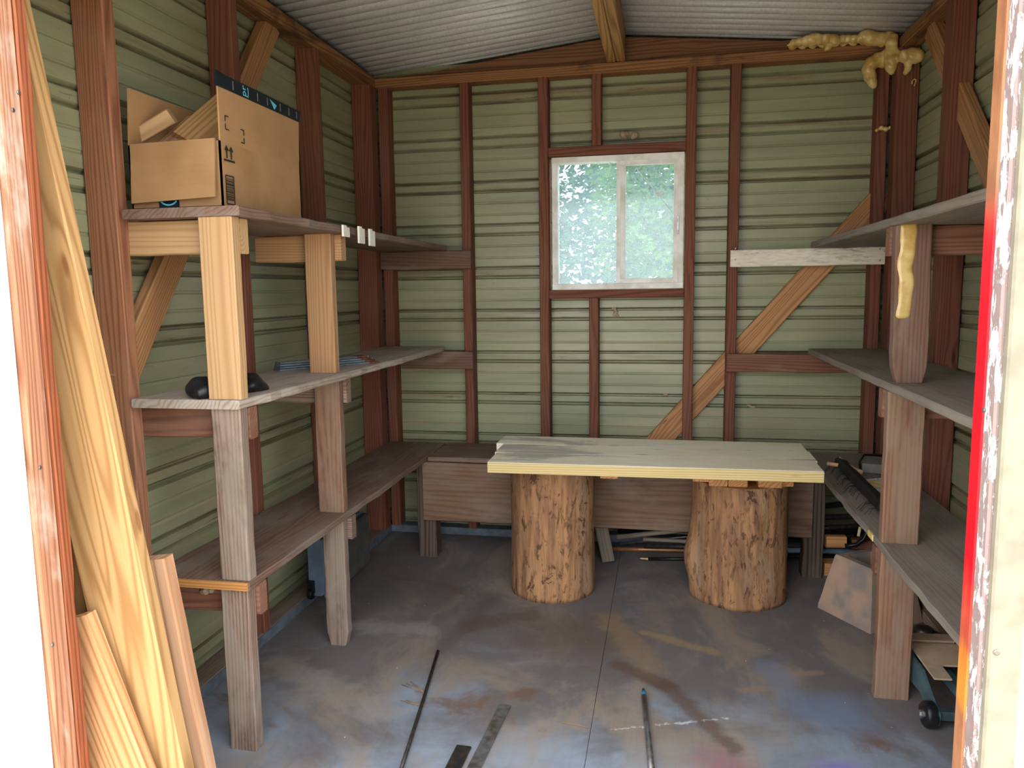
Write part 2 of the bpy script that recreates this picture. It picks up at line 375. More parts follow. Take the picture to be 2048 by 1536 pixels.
def frame(x, n, o):
    x = V(x).normalized(); n = V(n); z = (n - x*n.dot(x)).normalized(); y = z.cross(x)
    return Matrix(((x.x, y.x, z.x, o[0]), (x.y, y.y, z.y, o[1]), (x.z, y.z, z.z, o[2]), (0, 0, 0, 1)))
def plank_mesh(L, W, T, seg=1, jit=0., bev=.0035, seed=0, taper=None):
    rr = random.Random(seed); b = min(bev, W*.3, T*.3)
    vs_, fs = [], []
    for i in range(seg+1):
        x = L*i/seg
        y0, y1 = -W/2, W/2
        if jit:
            y0 -= jit*(rr.random()-.5)*2; y1 += jit*(rr.random()-.5)*2
        z0, z1 = -T/2, T/2
        if taper: s_ = taper(i/seg); y0 *= s_; y1 *= s_; z0 *= s_ if False else 1
        vs_ += [(x, y0+b, z0), (x, y1-b, z0), (x, y1, z0+b), (x, y1, z1-b), (x, y1-b, z1), (x, y0+b, z1), (x, y0, z1-b), (x, y0, z0+b)]
    for i in range(seg):
        a = i*8
        for k in range(8): fs.append((a+k, a+8+k, a+8+(k+1) % 8, a+(k+1) % 8))
    fs.append(tuple(range(8))); e = seg*8; fs.append(tuple(e+k for k in reversed(range(8))))
    me = bpy.data.meshes.new('plank'); me.from_pydata(vs_, [], fs); me.validate()
    bm = bmesh.new(); bm.from_mesh(me); bmesh.ops.recalc_face_normals(bm, faces=bm.faces); bm.to_mesh(me); bm.free()
    return me
CNT = [0]
def board(name, p0, p1, W, T, n, mat, parent=None, seg=1, jit=0., bev=.0035, taper=None):
    CNT[0] += 1
    p0, p1 = V(p0), V(p1)
    return obj(name, plank_mesh((p1-p0).length, W, T, seg, jit, bev, CNT[0], taper), mat, parent, frame(p1-p0, n, p0))
AX = [V((1, 0, 0)), V((0, 1, 0)), V((0, 0, 1))]
def box(name, x0, x1, y0, y1, z0, z1, mat, parent=None, seg=1, jit=0., bev=.0035):
    d = [x1-x0, y1-y0, z1-z0]; lo = [x0, y0, z0]; c = [(x0+x1)/2, (y0+y1)/2, (z0+z1)/2]
    o = sorted(range(3), key=lambda k: -d[k])
    p0 = V(c); p0[o[0]] = lo[o[0]]; p1 = V(c); p1[o[0]] = lo[o[0]]+d[o[0]]
    return board(name, p0, p1, d[o[1]], d[o[2]], AX[o[2]], mat, parent, seg, jit, bev)
def from_bm(bm, recalc=True):
    if recalc: bmesh.ops.recalc_face_normals(bm, faces=bm.faces)
    me = bpy.data.meshes.new('m'); bm.to_mesh(me); bm.free(); return me
def tube_mesh(pts, r, n=10, caps=True):
    pts = [V(p) for p in pts]; bm = bmesh.new(); rings = []
    rs = r if isinstance(r, (list, tuple)) else [r]*len(pts)
    for i, p in enumerate(pts):
        t = (pts[min(i+1, len(pts)-1)]-pts[max(i-1, 0)]).normalized()
        a = t.orthogonal().normalized() if i == 0 else (rings_a - t*rings_a.dot(t)).normalized()
        rings_a = a; b = t.cross(a)
        rings.append([bm.verts.new(p+(a*math.cos(2*math.pi*k/n)+b*math.sin(2*math.pi*k/n))*rs[i]) for k in range(n)])
    for i in range(len(pts)-1):
        for k in range(n): bm.faces.new((rings[i][k], rings[i][(k+1) % n], rings[i+1][(k+1) % n], rings[i+1][k]))
    if caps: bm.faces.new(rings[0][::-1]); bm.faces.new(rings[-1])
    return from_bm(bm)
def tube(name, pts, r, mat, parent=None, n=10):
    # mesh local frame: x along first->last, so wood grain follows it
    p = [V(q) for q in pts]; Mf = frame(p[-1]-p[0], (p[-1]-p[0]).orthogonal(), p[0]); inv = Mf.inverted()
    return obj(name, tube_mesh([inv @ q for q in p], r, n), mat, parent, Mf, True)
def lathe_mesh(prof, n=24):
    bm = bmesh.new(); rings = []
    for r_, z in prof: rings.append([bm.verts.new((r_*math.cos(2*math.pi*k/n), r_*math.sin(2*math.pi*k/n), z)) for k in range(n)])
    for i in range(len(prof)-1):
        for k in range(n): bm.faces.new((rings[i][k], rings[i][(k+1) % n], rings[i+1][(k+1) % n], rings[i+1][k]))
    bm.faces.new(rings[0][::-1]); bm.faces.new(rings[-1]); return from_bm(bm)
def lathe(name, prof, mat, parent, M4, n=24, smooth=True): return obj(name, lathe_mesh(prof, n), mat, parent, M4, smooth)
def prism_mesh(pts, d):
    """polygon in local xy extruded -d..0 along z"""
    bm = bmesh.new(); a = [bm.verts.new((p[0], p[1], 0)) for p in pts]; b = [bm.verts.new((p[0], p[1], -d)) for p in pts]
    bm.faces.new(a); bm.faces.new(b[::-1])
    for i in range(len(pts)):
        j = (i+1) % len(pts); bm.faces.new((a[i], b[i], b[j], a[j]))
    return from_bm(bm)
def blob_mesh(balls, voxel, smooth=3):
    bm = bmesh.new()
    for p, r_ in balls:
        bmesh.ops.create_icosphere(bm, subdivisions=2, radius=r_, matrix=Matrix.Translation(V(p)))
    me = from_bm(bm, False); o = bpy.data.objects.new('tmp', me); COL.objects.link(o)
    m1 = o.modifiers.new('r', 'REMESH'); m1.mode = 'VOXEL'; m1.voxel_size = voxel
    m2 = o.modifiers.new('s', 'SMOOTH'); m2.iterations = smooth; m2.factor = .5
    bpy.context.view_layer.update()
    dg = bpy.context.evaluated_depsgraph_get()
    out = bpy.data.meshes.new_from_object(o.evaluated_get(dg)); bpy.data.objects.remove(o); return out

# ------------------------------------------------------------------ the shell
XL, XR, YB = -1.61, 1.12, 4.095         # siding planes
SXL, SXR = -1.51, 1.035                 # inner stud faces
YF0, YF1 = 1.30, 1.388                  # front wall
RIDGE = -.245
def roofz(x): return 2.622-.098*abs(x-RIDGE)

gr = obj('ground', prism_mesh([(-25, -25), (25, -25), (25, 30), (-25, 30)], .1), M['soil'], None, Matrix.Translation((0, 0, -.22)))
gr['kind'] = 'structure'

fl = box('floor', -1.66, 1.17, 1.29, 4.16, -.2, -.02, M['floor'], None); fl['kind'] = 'structure'
SEAM = -.212
for x0, x1 in ((-1.64, SEAM-.0006), (SEAM+.0006, 1.15)):
    me = plank_mesh(2.85, x1-x0, .02, 1, 0, .0012)
    obj('plywood_sheet', me, M['floor'], fl, Matrix(((0, -1, 0, (x0+x1)/2), (1, 0, 0, 1.29), (0, 0, 1, -.01), (0, 0, 0, 1))))
# floor material reads world positions, so give every sheet identity transforms
for o in list(fl.children)+[fl]:
    if o is fl:
        o.data.transform(WM[o.name]); o.matrix_basis = Matrix.Identity(4); WM[o.name] = Matrix.Identity(4)
for o in fl.children:
    o.data.transform(WM[o.name]); o.matrix_basis = Matrix.Identity(4); o.matrix_parent_inverse = Matrix.Identity(4); WM[o.name] = Matrix.Identity(4)

def rib_profile(za, zb):
    pts = []
    for k in range(-1, 13):
        zc = 2.352-.2272*k
        pts += [(zc-.036, 0), (zc-.030, .020), (zc-.024, .020), (zc-.014, .005), (zc+.016, .005), (zc+.019, .020), (zc+.025, .020), (zc+.035, 0)]
        for d in (-.085, -.146):
            pts += [(zc+d-.010, 0), (zc+d-.003, .0045), (zc+d+.001, .0045), (zc+d+.004, 0)]
    pts.sort()
    def dep(z):
        for (z0, d0), (z1, d1) in zip(pts, pts[1:]):
            if z0 <= z <= z1: return d0+(d1-d0)*(z-z0)/max(z1-z0, 1e-9)
        return 0
    zz = sorted(set([za, zb]+[p[0] for p in pts if za < p[0] < zb]))
    return [(z, dep(z)) for z in zz]
def siding(parent, fn, ua, ub, za, zb, hole=None):
    zs = rib_profile(za, zb)
    if hole:
        extra = [h for h in hole[2:] if za < h < zb]
        zs = sorted(zs+[rib_profile(h, h+.0001)[0] for h in extra])
    us = [ua, ub] if not hole else [ua, hole[0], hole[1], ub]
    bm = bmesh.new(); g = [[bm.verts.new(fn(u, d, z)) for u in us] for z, d in zs]
    for i in range(len(zs)-1):
        for j in range(len(us)-1):
            zm = (zs[i][0]+zs[i+1][0])/2
            if hole and j == 1 and hole[2] < zm < hole[3]: continue
            bm.faces.new((g[i][j], g[i][j+1], g[i+1][j+1], g[i+1][j]))
    me = from_bm(bm)
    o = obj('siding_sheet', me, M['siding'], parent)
    md = o.modifiers.new('thickness', 'SOLIDIFY'); md.thickness = .0012; md.offset = 0
    return o
ZS = [-.15, .875, 1.784, 2.53]

WX0, WX1, WZ0, WZ1 = -.583, .090, 1.345, 2.018
wb = thing('wall_back', (RIDGE, YB, 0), structure=True)
for a, b in zip(ZS, ZS[1:]):
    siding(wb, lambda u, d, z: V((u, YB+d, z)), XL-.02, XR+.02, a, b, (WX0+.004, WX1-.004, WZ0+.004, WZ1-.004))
SY = 4.0
box('sill_plate', -1.505, 1.03, SY+.012, YB-.002, 0, .042, M['blue'], wb)
box('top_plate', -1.52, 1.05, SY, YB-.004, 2.413, 2.462, M['plate'], wb, seg=8, jit=.003)
for nm, xa, xb, za, zb in (('wall_stud', -1.056, -1.008, .042, 2.413), ('wall_stud', -.644, -.594, .042, 2.413), ('wall_stud', -.371, -.324, 2.066, 2.413),
                          ('wall_stud', -.386, -.338, .042, 1.300), ('wall_stud', .094, .142, .042, 2.413), ('wall_stud', .303, .352, .042, 2.413),
                          ('corner_post', -1.50, -1.448, .042, 2.413), ('corner_post', .966, 1.016, .042, 2.413)):
    box(nm, xa, xb, SY+.003, YB-.004, za, zb, M['stud'], wb, seg=6, jit=.002)
box('window_header', -.592, .092, SY+.004, YB-.004, 2.020, 2.066, M['stud'], wb)
box('window_sill', -.592, .092, SY+.004, YB-.004, 1.300, 1.344, M['stud'], wb)
bt, bb = on(1, 4.075, 1736, 425), on(1, 4.075, 1322, 876); dr = (bb-bt).normalized()
board('diagonal_brace', bt-dr*.12, bb+dr*.66, .115, .03, (0, -1, 0), M['brace'], wb, seg=6, jit=.002)
# gable board, cut to the roof slope
gp = [(-1.50, 2.464), (1.02, 2.464), (1.02, roofz(1.02)-.035), (.35, roofz(.35)-.028), (RIDGE+.05, roofz(RIDGE)-.034), (RIDGE-.05, roofz(RIDGE)-.032), (-.75, roofz(-.75)-.03), (-1.2, roofz(-1.2)-.04), (-1.5, 2.468)]
obj('gable_board', prism_mesh([(p[0], p[1]) for p in gp], .03), M['gable'], wb, Matrix(((1, 0, 0, 0), (0, 0, -1, 4.045), (0, 1, 0, 0), (0, 0, 0, 1))))
gp2 = [(XL-.03, 2.40), (XR+.03, 2.40), (XR+.03, roofz(XR)+.032), (RIDGE, roofz(RIDGE)+.035), (XL-.03, roofz(XL)+.032)]
obj('gable_sheet', prism_mesh(gp2, .015), M['darkmetal'], wb, Matrix(((1, 0, 0, 0), (0, 0, -1, 4.118), (0, 1, 0, 0), (0, 0, 0, 1))))

wl = thing('wall_left', (XL, 2.7, 0), structure=True)
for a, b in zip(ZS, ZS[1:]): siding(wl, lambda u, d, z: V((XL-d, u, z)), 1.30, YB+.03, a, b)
box('sill_plate', -1.60, -1.512, 1.39, 4.09, 0, .042, M['sill'], wl)
box('painted_sill_face', -1.512, -1.506, 1.39, 4.01, 0, .041, M['blue'], wl)
box('top_plate', -1.605, SXL, 1.39, 4.0, 2.413, 2.466, M['plate'], wl, seg=8, jit=.003)
for nm, ya, yb, m_ in (('wall_stud', 1.945, 1.992, 'studlt'), ('wall_stud', 2.602, 2.650, 'stud'), ('wall_stud', 3.28, 3.328, 'stud'), ('corner_post', 3.905, 3.99, 'stud')):
    box(nm, -1.607, SXL+(.0 if nm == 'wall_stud' else .008), ya, yb, .042, 2.412, M[m_], wl, seg=8, jit=.002)
b0, b1 = on(0, -1.575, 514, 108), on(0, -1.575, 306, 604); dr = (b1-b0).normalized()
board('diagonal_brace', b0-dr*.19, b1+dr*.30, .10, .04, (1, 0, 0), M['brace'], wl)

wr = thing('wall_right', (XR, 2.7, 0), structure=True)
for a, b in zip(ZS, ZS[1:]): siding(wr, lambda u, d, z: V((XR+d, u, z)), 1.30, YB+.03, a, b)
box('sill_plate', 1.03, XR-.004, 1.39, 4.09, 0, .042, M['sill'], wr)
box('top_plate', 1.035, XR-.004, 1.39, 4.0, 2.413, 2.466, M['plate'], wr, seg=8, jit=.003)
box('corner_post', 1.022, XR-.004, 3.905, 3.99, .042, 2.412, M['stud'], wr, seg=8, jit=.002)
box('wall_stud', 1.037, XR-.004, 3.25, 3.345, .042, 2.412, M['stud'], wr, seg=8, jit=.002)
box('wall_stud', 1.037, XR-.004, 1.945, 1.992, .042, 2.412, M['stud'], wr)
b0, b1 = on(0, 1.085, 1876, 78), on(0, 1.085, 1968, 300); dr = (b1-b0).normalized()
board('diagonal_brace', b0-dr*.1, b1+dr*.75, .10, .04, (-1, 0, 0), M['brace'], wr)

wf = thing('wall_front', (-.4, YF0, 0), structure=True)
JL, JR = -1.25, .5035
box('door_jamb', JL-.045, JL, YF0+.004, YF1-.030, -.05, 2.10, M['jambL'], wf, seg=8, jit=.0015)
box('door_stop', JL-.045, JL+.002, YF1-.029, YF1, -.02, 2.10, M['stopL'], wf, seg=30, jit=.003)
box('door_jamb', JR, JR+.045, YF0+.004, YF0+.044, -.05, 2.10, M['mauve'], wf)
box('door_stop', JR-.001, JR+.045, YF0+.045, YF1, 0, 2.10, M['redjamb'], wf)
box('door_trim', JL-.13, JL-.010, YF0-.016, YF0+.003, -.15, 2.18, M['extwhite'], wf)
box('door_trim', JR+.006, JR+.055, YF0-.016, YF0+.003, -.15, 2.18, M['extbeige'], wf)
box('exterior_panel', XL-.04, JL-.046, YF0+.004, YF1-.01, -.18, 2.5, M['extwhite'], wf)
box('exterior_panel', JR+.046, XR+.04, YF0+.004, YF1-.01, -.18, 2.5, M['extwhite'], wf)
box('door_header', JL-.045, JR+.045, YF0+.004, YF1, 2.10, 2.19, M['studlt'], wf)
box('exterior_panel', JL-.046, JR+.046, YF0+.004, YF1-.01, 2.19, 2.50, M['extwhite'], wf)
gf = [(XL-.04, 2.5), (XR+.04, 2.5), (XR+.04, 2.525), (RIDGE, roofz(RIDGE)+.03), (XL-.04, 2.525)]
obj('gable_sheet', prism_mesh(gf, .06), M['extwhite'], wf, Matrix(((1, 0, 0, 0), (0, 0, -1, YF0+.01), (0, 1, 0, 0), (0, 0, 0, 1))))
nail_me = lathe_mesh([(.0045, 0), (.0045, .0008), (.003, .0018)], 10); nail_me.materials.append(M['steel'])
def nail(parent, p, n, s=1.):
    Mn = frame(V(n).orthogonal(), n, p) @ Matrix.Scale(s, 4)
    return link(bpy.data.objects.new('nail', nail_me), Mn, parent)
for px, py in ((105, 1290), (80, 935), (37, 185), (26, 220)): nail(wf, on(0, JL+.0005, px, py), (1, 0, 0))
nail(wf, on(0, JR-.0015, 1968, 820), (-1, 0, 0), 1.1)
nail(wf, on(1, YF0-.0165, 1993, 1305), (0, -1, 0), 1.1)

# corrugated roof
ce = thing('ceiling', (RIDGE, 2.7, 2.47), structure=True)
PER = .0752
def roof_sheet(sgn, ya, yb, dz):
    st_ = PER/20; i0 = round(ya/st_); ny = round((yb-ya)/st_); bm = bmesh.new(); rows = []
    xs = [RIDGE, XL-.12 if sgn < 0 else XR+.12]
    for i in range(ny+1):
        y = (i0+i)*st_
        rows.append([bm.verts.new((x, y, roofz(x)+dz+.028*(1-abs(math.cos(math.pi*y/PER))**.45))) for x in xs])
    for a, b in zip(rows, rows[1:]): bm.faces.new((a[0], a[1], b[1], b[0]))
    o = obj('roof_sheet', from_bm(bm), M['roof'], ce, None, True)
    md = o.modifiers.new('thickness', 'SOLIDIFY'); md.thickness = .001; md.offset = 1
for sgn in (-1, 1):
    ys = [1.28, 1.92, 2.58, 3.24, 3.62, 4.25]
    for k, (a, b) in enumerate(zip(ys, ys[1:])): roof_sheet(sgn, a, b+PER*1.5, .0006*(k % 2))
obj('ridge_cap', prism_mesh([(-.18, -.018), (0, .012), (.18, -.018), (.18, -.016), (0, .016), (-.18, -.016)], 3.0), M['roof'], ce, Matrix(((1, 0, 0, RIDGE), (0, 0, -1, 1.27), (0, 1, 0, roofz(RIDGE)+.022), (0, 0, 0, 1))))
box('ridge_beam', -.297, -.252, 1.39, 4.012, 2.463, 2.606, M['beam'], ce, seg=6, jit=.001)
box('ridge_beam', -.250, -.205, 1.39, 4.012, 2.464, 2.606, M['beam'], ce, seg=6, jit=.001)

# ------------------------------------------------------------------ window
wi = thing('window_1', ((WX0+WX1)/2, 4.02, WZ0), structure=True)
fy0, fy1 = 4.012, 4.085
g = .006
def ringframe(x0, x1, z0, z1, t, ya, yb, mat, nm, par):
    box(nm, x0, x1, ya, yb, z1-t, z1, mat, par, bev=.002); box(nm, x0, x1, ya, yb, z0, z0+t, mat, par, bev=.002)
    box(nm, x0, x0+t, ya, yb, z0+t, z1-t, mat, par, bev=.002); box(nm, x1-t, x1, ya, yb, z0+t, z1-t, mat, par, bev=.002)
ringframe(WX0+g, WX1-g*.5, WZ0+.001, WZ1-.001, .030, fy0, fy1, M['winframe'], 'frame', wi)
xm = on(1, 4.03, 1240, 440).x
box('glazing_bar', xm-.018, xm+.014, fy0+.012, fy1-.02, WZ0+.03, WZ1-.03, M['winframe'], wi, bev=.002)
ringframe(xm+.002, WX1-.026, WZ0+.028, WZ1-.028, .027, fy0+.004, fy0+.028, M['winframe'], 'sash', wi)
box('pane', WX0+.035, xm-.015, 4.052, 4.056, WZ0+.03, WZ1-.03, M['pane'], wi, bev=.0005)
pn = box('pane', xm+.022, WX1-.048, 4.026, 4.030, WZ0+.05, WZ1-.05, M['pane'], wi, bev=.0005)
box('latch', WX1-.036, WX1-.026, fy0-.006, fy0+.004, on(1, 4.01, 1360, 468).z, on(1, 4.01, 1360, 432).z, M['steel'], wi, bev=.001)
cr_ = board('crack', on(1, 4.0245, 1272, 336), on(1, 4.0245, 1346, 426), .0035, .001, (0, -1, 0), M['paper'], pn, bev=.0002)
pp = on(1, 4.0245, 1316, 388)
obj('paper_scrap', prism_mesh([(-.018, .012), (.03, .01), (.022, -.006), (-.002, -.014), (-.014, -.004)], .001), M['paper'], pn, Matrix(((1, 0, 0, pp.x), (0, 0, -1, pp.y), (0, 1, 0, pp.z), (0, 0, 0, 1))))

# ------------------------------------------------------------------ left shelving
sl = thing('shelf_unit', (-1.34, 2.9, 0), 'three-tier shelving of old dusty boards on mismatched legs along the left wall', 'shelf')
LX0, LX1 = -1.505, -1.155
box('shelf_board', LX0+.01, LX1+.018, 1.94, 3.975, 1.560, 1.587, M['shelfred'], sl, seg=24, jit=.006)
box('shelf_board', LX0+.01, LX1, 1.935, 3.975, 1.028, 1.054, M['shelfpale'], sl, seg=26, jit=.007)
box('shelf_board', LX0+.01, LX1-.010, 1.935, 3.985, .500, .526, M['shelfred'], sl, seg=20, jit=.005)
obj('board_end', prism_mesh([(-1.42, .501), (LX1-.012, .501), (LX1-.012, .525), (-1.42, .525)], .004), M['endgrain'], sl, Matrix(((1, 0, 0, 0), (0, 0, -1, 1.931), (0, 1, 0, 0), (0, 0, 0, 1))))
def leg(par, xa, xb, y, za, zb, mat, jit=.0012, tap=None, nm='leg', t=.042, lean=0.):
    return board(nm, ((xa+xb)/2+lean, y+t/2, za), ((xa+xb)/2, y+t/2, zb), xb-xa, t, (0, -1, 0), M[mat], par, 10, jit, .004, tap)
leg(sl, -1.262, -1.160, 1.944, 1.055, 1.559, 'newpine', .0006)
leg(sl, -1.258, -1.166, 1.944, .527, 1.027, 'oldgrey')
leg(sl, -1.262, -1.174, 1.944, .0, .499, 'oldgrey')
leg(sl, -1.288, -1.186, 2.634, 1.055, 1.559, 'newpine2', .0006)
leg(sl, -1.276, -1.176, 2.634, .527, 1.027, 'oldred2', .0014)
leg(sl, -1.266, -1.180, 2.634, 0, .499, 'oldgrey', .0014, lambda s: min(1, .72+s*5))
for y, zz in ((1.992, ((1.462, 1.559, 'newpine'), (.934, 1.027, 'bearer'), (.405, .499, 'bearer'))), (2.678, ((1.463, 1.559, 'newpine2'), (.935, 1.027, 'oldgrey'), (.41, .499, 'oldgrey')))):
    for k, (za, zb, mm) in enumerate(zz): box('bearer', -1.600 if y < 2.2 else -1.505, -1.163 if k == 0 else -1.165, y, y+.042, za, zb, M[mm], sl, seg=6, jit=.002)
box('wall_ledger', -1.497, -1.000, 3.958, 3.999, 1.464, 1.559, M['oldred'], sl, seg=6, jit=.002)
box('wall_ledger', -1.40, -1.000, 3.958, 3.999, .932, 1.027, M['oldred'], sl, seg=6, jit=.002)
ml = obj('mud_nest', blob_mesh([((0, 0, 0), .012), ((.018, 0, .003), .010), ((-.012, 0, -.002), .009)], .003), M['clay'], sl, Matrix.Translation(on(1, 1.988, 412, 1182)), True)

# ------------------------------------------------------------------ right shelving
sr = thing('shelf_unit', (.86, 2.9, 0), 'three-tier shelving of dusty boards along the right wall beside the red door jamb', 'shelf')
box('shelf_board', .688, 1.03, 1.50, 3.975, 1.530, 1.558, M['shelfgrey'], sr, seg=30, jit=.003)
box('shelf_board', .688, 1.03, 1.50, 3.975, 1.018, 1.044, M['shelfgrey'], sr, seg=30, jit=.003)
box('shelf_board', .684, 1.03, 1.42, 3.985, .500, .526, M['shelfgrey'], sr, seg=30, jit=.003)
ul = leg(sr, .690, .794, 2.574, 1.045, 1.529, 'oldred', .0014, lambda s: min(1, .72+s*2.6), lean=.008)
leg(sr, .690, .800, 2.574, .527, 1.017, 'oldred2', .0014)
leg(sr, .690, .796, 2.574, 0, .499, 'oldred2', .0014)
fb = []
for i in range(30):
    t = i/29; wv = .006*math.sin(t*11)
    for dx in (-.012, 0, .012):
        fb.append((V((.724+dx*(1.1-.3*t)+wv*.5, 2.5835, 1.527-t*.27)), .0155+.0015*math.sin(t*21+dx*90)))
fb += [(V((.722+.01*k, 2.584, 1.43+.002*k)), .016) for k in (-1, 0, 1)]
obj('foam_streak', blob_mesh(fb, .005), M['foam'], ul, None, True)
for k, (za, zb, mm) in enumerate(((1.438, 1.529, 'bearer'), (.925, 1.017, 'bearer'), (.405, .499, 'bearer'))): box('bearer', .684, 1.115, 2.617, 2.660, za, zb, M[mm], sr, seg=6, jit=.002)
wbd = box('wall_ledger', .313, 1.019, 3.962, 3.999, 1.446, 1.540-.012, M['whiteboard'], sr, seg=8, jit=.0015)
box('wall_ledger', .306, 1.0, 3.958, 3.999, .926, 1.017, M['bearer'], sr, seg=6, jit=.002)
for px, py in ((1471, 497), (1471, 519), (1760, 498), (1760, 521)): nail(sr, on(1, 3.9615, px, py), (0, -1, 0), .9)
box('paint_dab', .683, .690, 2.66, 2.72, .503, .524, M['yellowpaint'], sr, bev=.002)

# ------------------------------------------------------------------ back bench
bb_ = thing('low_bench', (-.25, 3.8, 0), 'low boxed bench of wide old boards under the window behind the log stumps', 'bench')
box('front_board', -1.187, .672, 3.622, 3.648, .200, .500, M['benchply'], bb_, seg=10, jit=.003)
box('top_board', -1.156, .675, 3.622, 3.995, .502, .526, M['shelfred'], bb_, seg=6, jit=.001)
box('leg', -1.228, -1.132, 3.650, 3.735, 0, .498, M['darkleg'], bb_, seg=8, jit=.003)
box('leg', .640, .730, 3.650, 3.735, 0, .470, M['darkleg'], bb_, seg=8, jit=.003)

# ------------------------------------------------------------------ table on logs
def stump(x, y, rad, h, label, seed, bulge=0):
    rr = random.Random(seed); n, mz = 72, 30; bm = bmesh.new(); rings = []
    for j in range(mz+1):
        z = h*j/mz; ring = []
        for k in range(n):
            a = 2*math.pi*k/n
            nz = mnoise.noise(V((math.cos(a)*1.6+seed, math.sin(a)*1.6, z*1.2)))*.012 + mnoise.noise(V((math.cos(a)*9+seed, math.sin(a)*9, z*2.5)))*.003
            r_ = rad*(1+.02*(1-z/h)**3) + nz + bulge*math.exp(-((a-math.pi*1.06)/.35)**2)*math.exp(-((z-.18)/.09)**2)
            if j in (0, mz): r_ -= .003
            ring.append(bm.verts.new((r_*math.cos(a), r_*math.sin(a), z)))
        rings.append(ring)
    for j in range(mz):
        for k in range(n): bm.faces.new((rings[j][k], rings[j][(k+1) % n], rings[j+1][(k+1) % n], rings[j+1][k]))
    bm.faces.new(rings[0][::-1])
    t = thing('log_stump', (x, y, 0), label, 'log', 'log stumps holding up the plank top')
    obj('trunk', from_bm(bm), M['log'], t, Matrix.Translation((x, y, 0)), True)
    bm = bmesh.new(); vv = [bm.verts.new((rings_c[0]*.999, rings_c[1]*.999, 0)) for rings_c in [((rad-.004)*math.cos(2*math.pi*k/n), (rad-.004)*math.sin(2*math.pi*k/n)) for k in range(n)]]
    lo = [bm.verts.new((v.co.x, v.co.y, -.012)) for v in vv]; bm.faces.new(vv); bm.faces.new(lo[::-1])
    for k in range(n): bm.faces.new((vv[k], lo[k], lo[(k+1) % n], vv[(k+1) % n]))
    obj('cut_face', from_bm(bm), M['endgrain'], t, Matrix.Translation((x, y, h-.0005)))
    return t
stump(-.490, 3.348, .192, .603, 'upright peeled log stump with dark bark patches under the left end of the plank top', 3)
stump(.327, 3.412, .203, .5245, 'thicker log stump with offcuts on top under the right end of the plank top', 11, .03)

tt = thing('table_top', (-.06, 3.3, .604), 'pale grey-stained table top of three treated planks laid across two log stumps', 'table')
FL, FR, BR, BL = on(2, .65, 978, 925), on(2, .65, 1646, 943), on(2, .65, 1605, 886), on(2, .65, 1012, 870)
for k in range(3):
    a0, a1 = k/3, (k+1)/3
    p = FL.lerp(BL, (a0+a1)/2); q = FR.lerp(BR, (a0+a1)/2)
    wd = (FL-BL).length/3*math.cos(.05)
    o_ = [(-.0, .0), (.006, .004), (-.012, -.006)][k]
    dd = (q-p).normalized()
    pl = board('plank', V((p.x, p.y, .628-.001*k))+dd*o_[0], V((q.x, q.y, .628-.001*k))+dd*o_[1], wd-.006, .045, (0, 0, 1), M['treated'], tt, 12, .0008, .004)
    if k == 0:
        nn = V((-dd.y, dd.x, 0))*-1
        e0 = V((p.x, p.y, .628))+nn*(wd/2-.0005); e1 = V((q.x, q.y, .628))+nn*(wd/2-.0005)
        board('plank_edge', e0+dd*.001, e1-dd*.001, .041, .0018, nn, M['treatededge'], pl, 4, 0, .0006)
def onfloorpt(px, py, z): return on(2, z, px, py)
for x0, x1 in ((-.252, -.180), (.115, .190)): box('cleat', x0, x1, 3.075, 3.54, .583, .6045, M['shim'], tt, bev=.002)
shl = [('orange pine offcut on the right log, left one of the bottom layer', .187, .262, 3.235, 3.60, .526, .564),
       ('orange pine offcut on the right log, second from left of the bottom layer', .265, .342, 3.235, 3.60, .526, .564),
       ('wide orange pine offcut lying on top of two offcuts right under the table', .195, .330, 3.245, 3.60, .565, .6035),
       ('wide orange pine offcut on the right log, third from left', .385, .478, 3.24, 3.59, .526, .563),
       ('narrow orange pine offcut on the right log, rightmost one', .481, .528, 3.27, 3.55, .526, .563)]
for lb, x0, x1, y0, y1, z0, z1 in shl:
    tag(box('wood_offcut', x0, x1, y0, y1, z0, z1, M['shim'], None, bev=.003), lb, 'wood block', 'packing offcuts under the table top')
tag(box('wood_offcut', .40, .50, 3.27, 3.58, .565, .6035, M['shim'], None, bev=.003), 'pine offcut packed between the right-hand offcuts and the table underside', 'wood block', 'packing offcuts under the table top')

# ------------------------------------------------------------------ leaning boards, left
def lean(name, label, e0, e1, w, y, mat, t=.04, top=None, zb=0.0, ztop=None):
    """right edge runs through pixels e0 (high) and e1 (low) in the plane y; w = width to the left"""
    a, b = on(1, y, *e0), on(1, y, *e1); d = (a-b).normalized()
    n = V((0, -1, 0)); left = V((-d.z, 0, d.x)) if d.z > 0 else V((d.z, 0, -d.x))
    low = b - d*((b.z-zb-.0)/d.z)
    hi = a if ztop is None else b + d*((ztop-b.z)/d.z)
    # bottom corner: keep the lowest corner on the floor
    drop = left.z*w
    p0 = low + left*(w/2) + V((0, t/2, 0)); p1 = hi + left*(w/2) + V((0, t/2, 0))
    if drop < 0: p0 += d*(-drop/d.z)
    return tag(board(name, p0, p1, w, t, n, M[mat], None, 8, .0008, .004), label, 'board', 'boards leaning by the left door jamb')
lean('pine_board', 'tall golden pine board with a dark knot leaning left behind the door jamb', (47, 60), (350, 1460), .165, 1.475, 'goldpine', ztop=2.28)
lean('pine_board', 'pinkish pine board with cut top peeking out right of the tall golden board', (327, 1118), (412, 1536), .15, 1.56, 'pinkpine')
lean('pine_board', 'short pine board with greyed cut top standing in front of the golden board', (172, 1230), (290, 1536), .15, 1.425, 'shortpine', t=.034)
lean('pine_board', 'golden board half hidden between the left door jamb and the tall golden board', (90, 620), (230, 1440), .14, 1.52, 'goldpine', ztop=1.9)

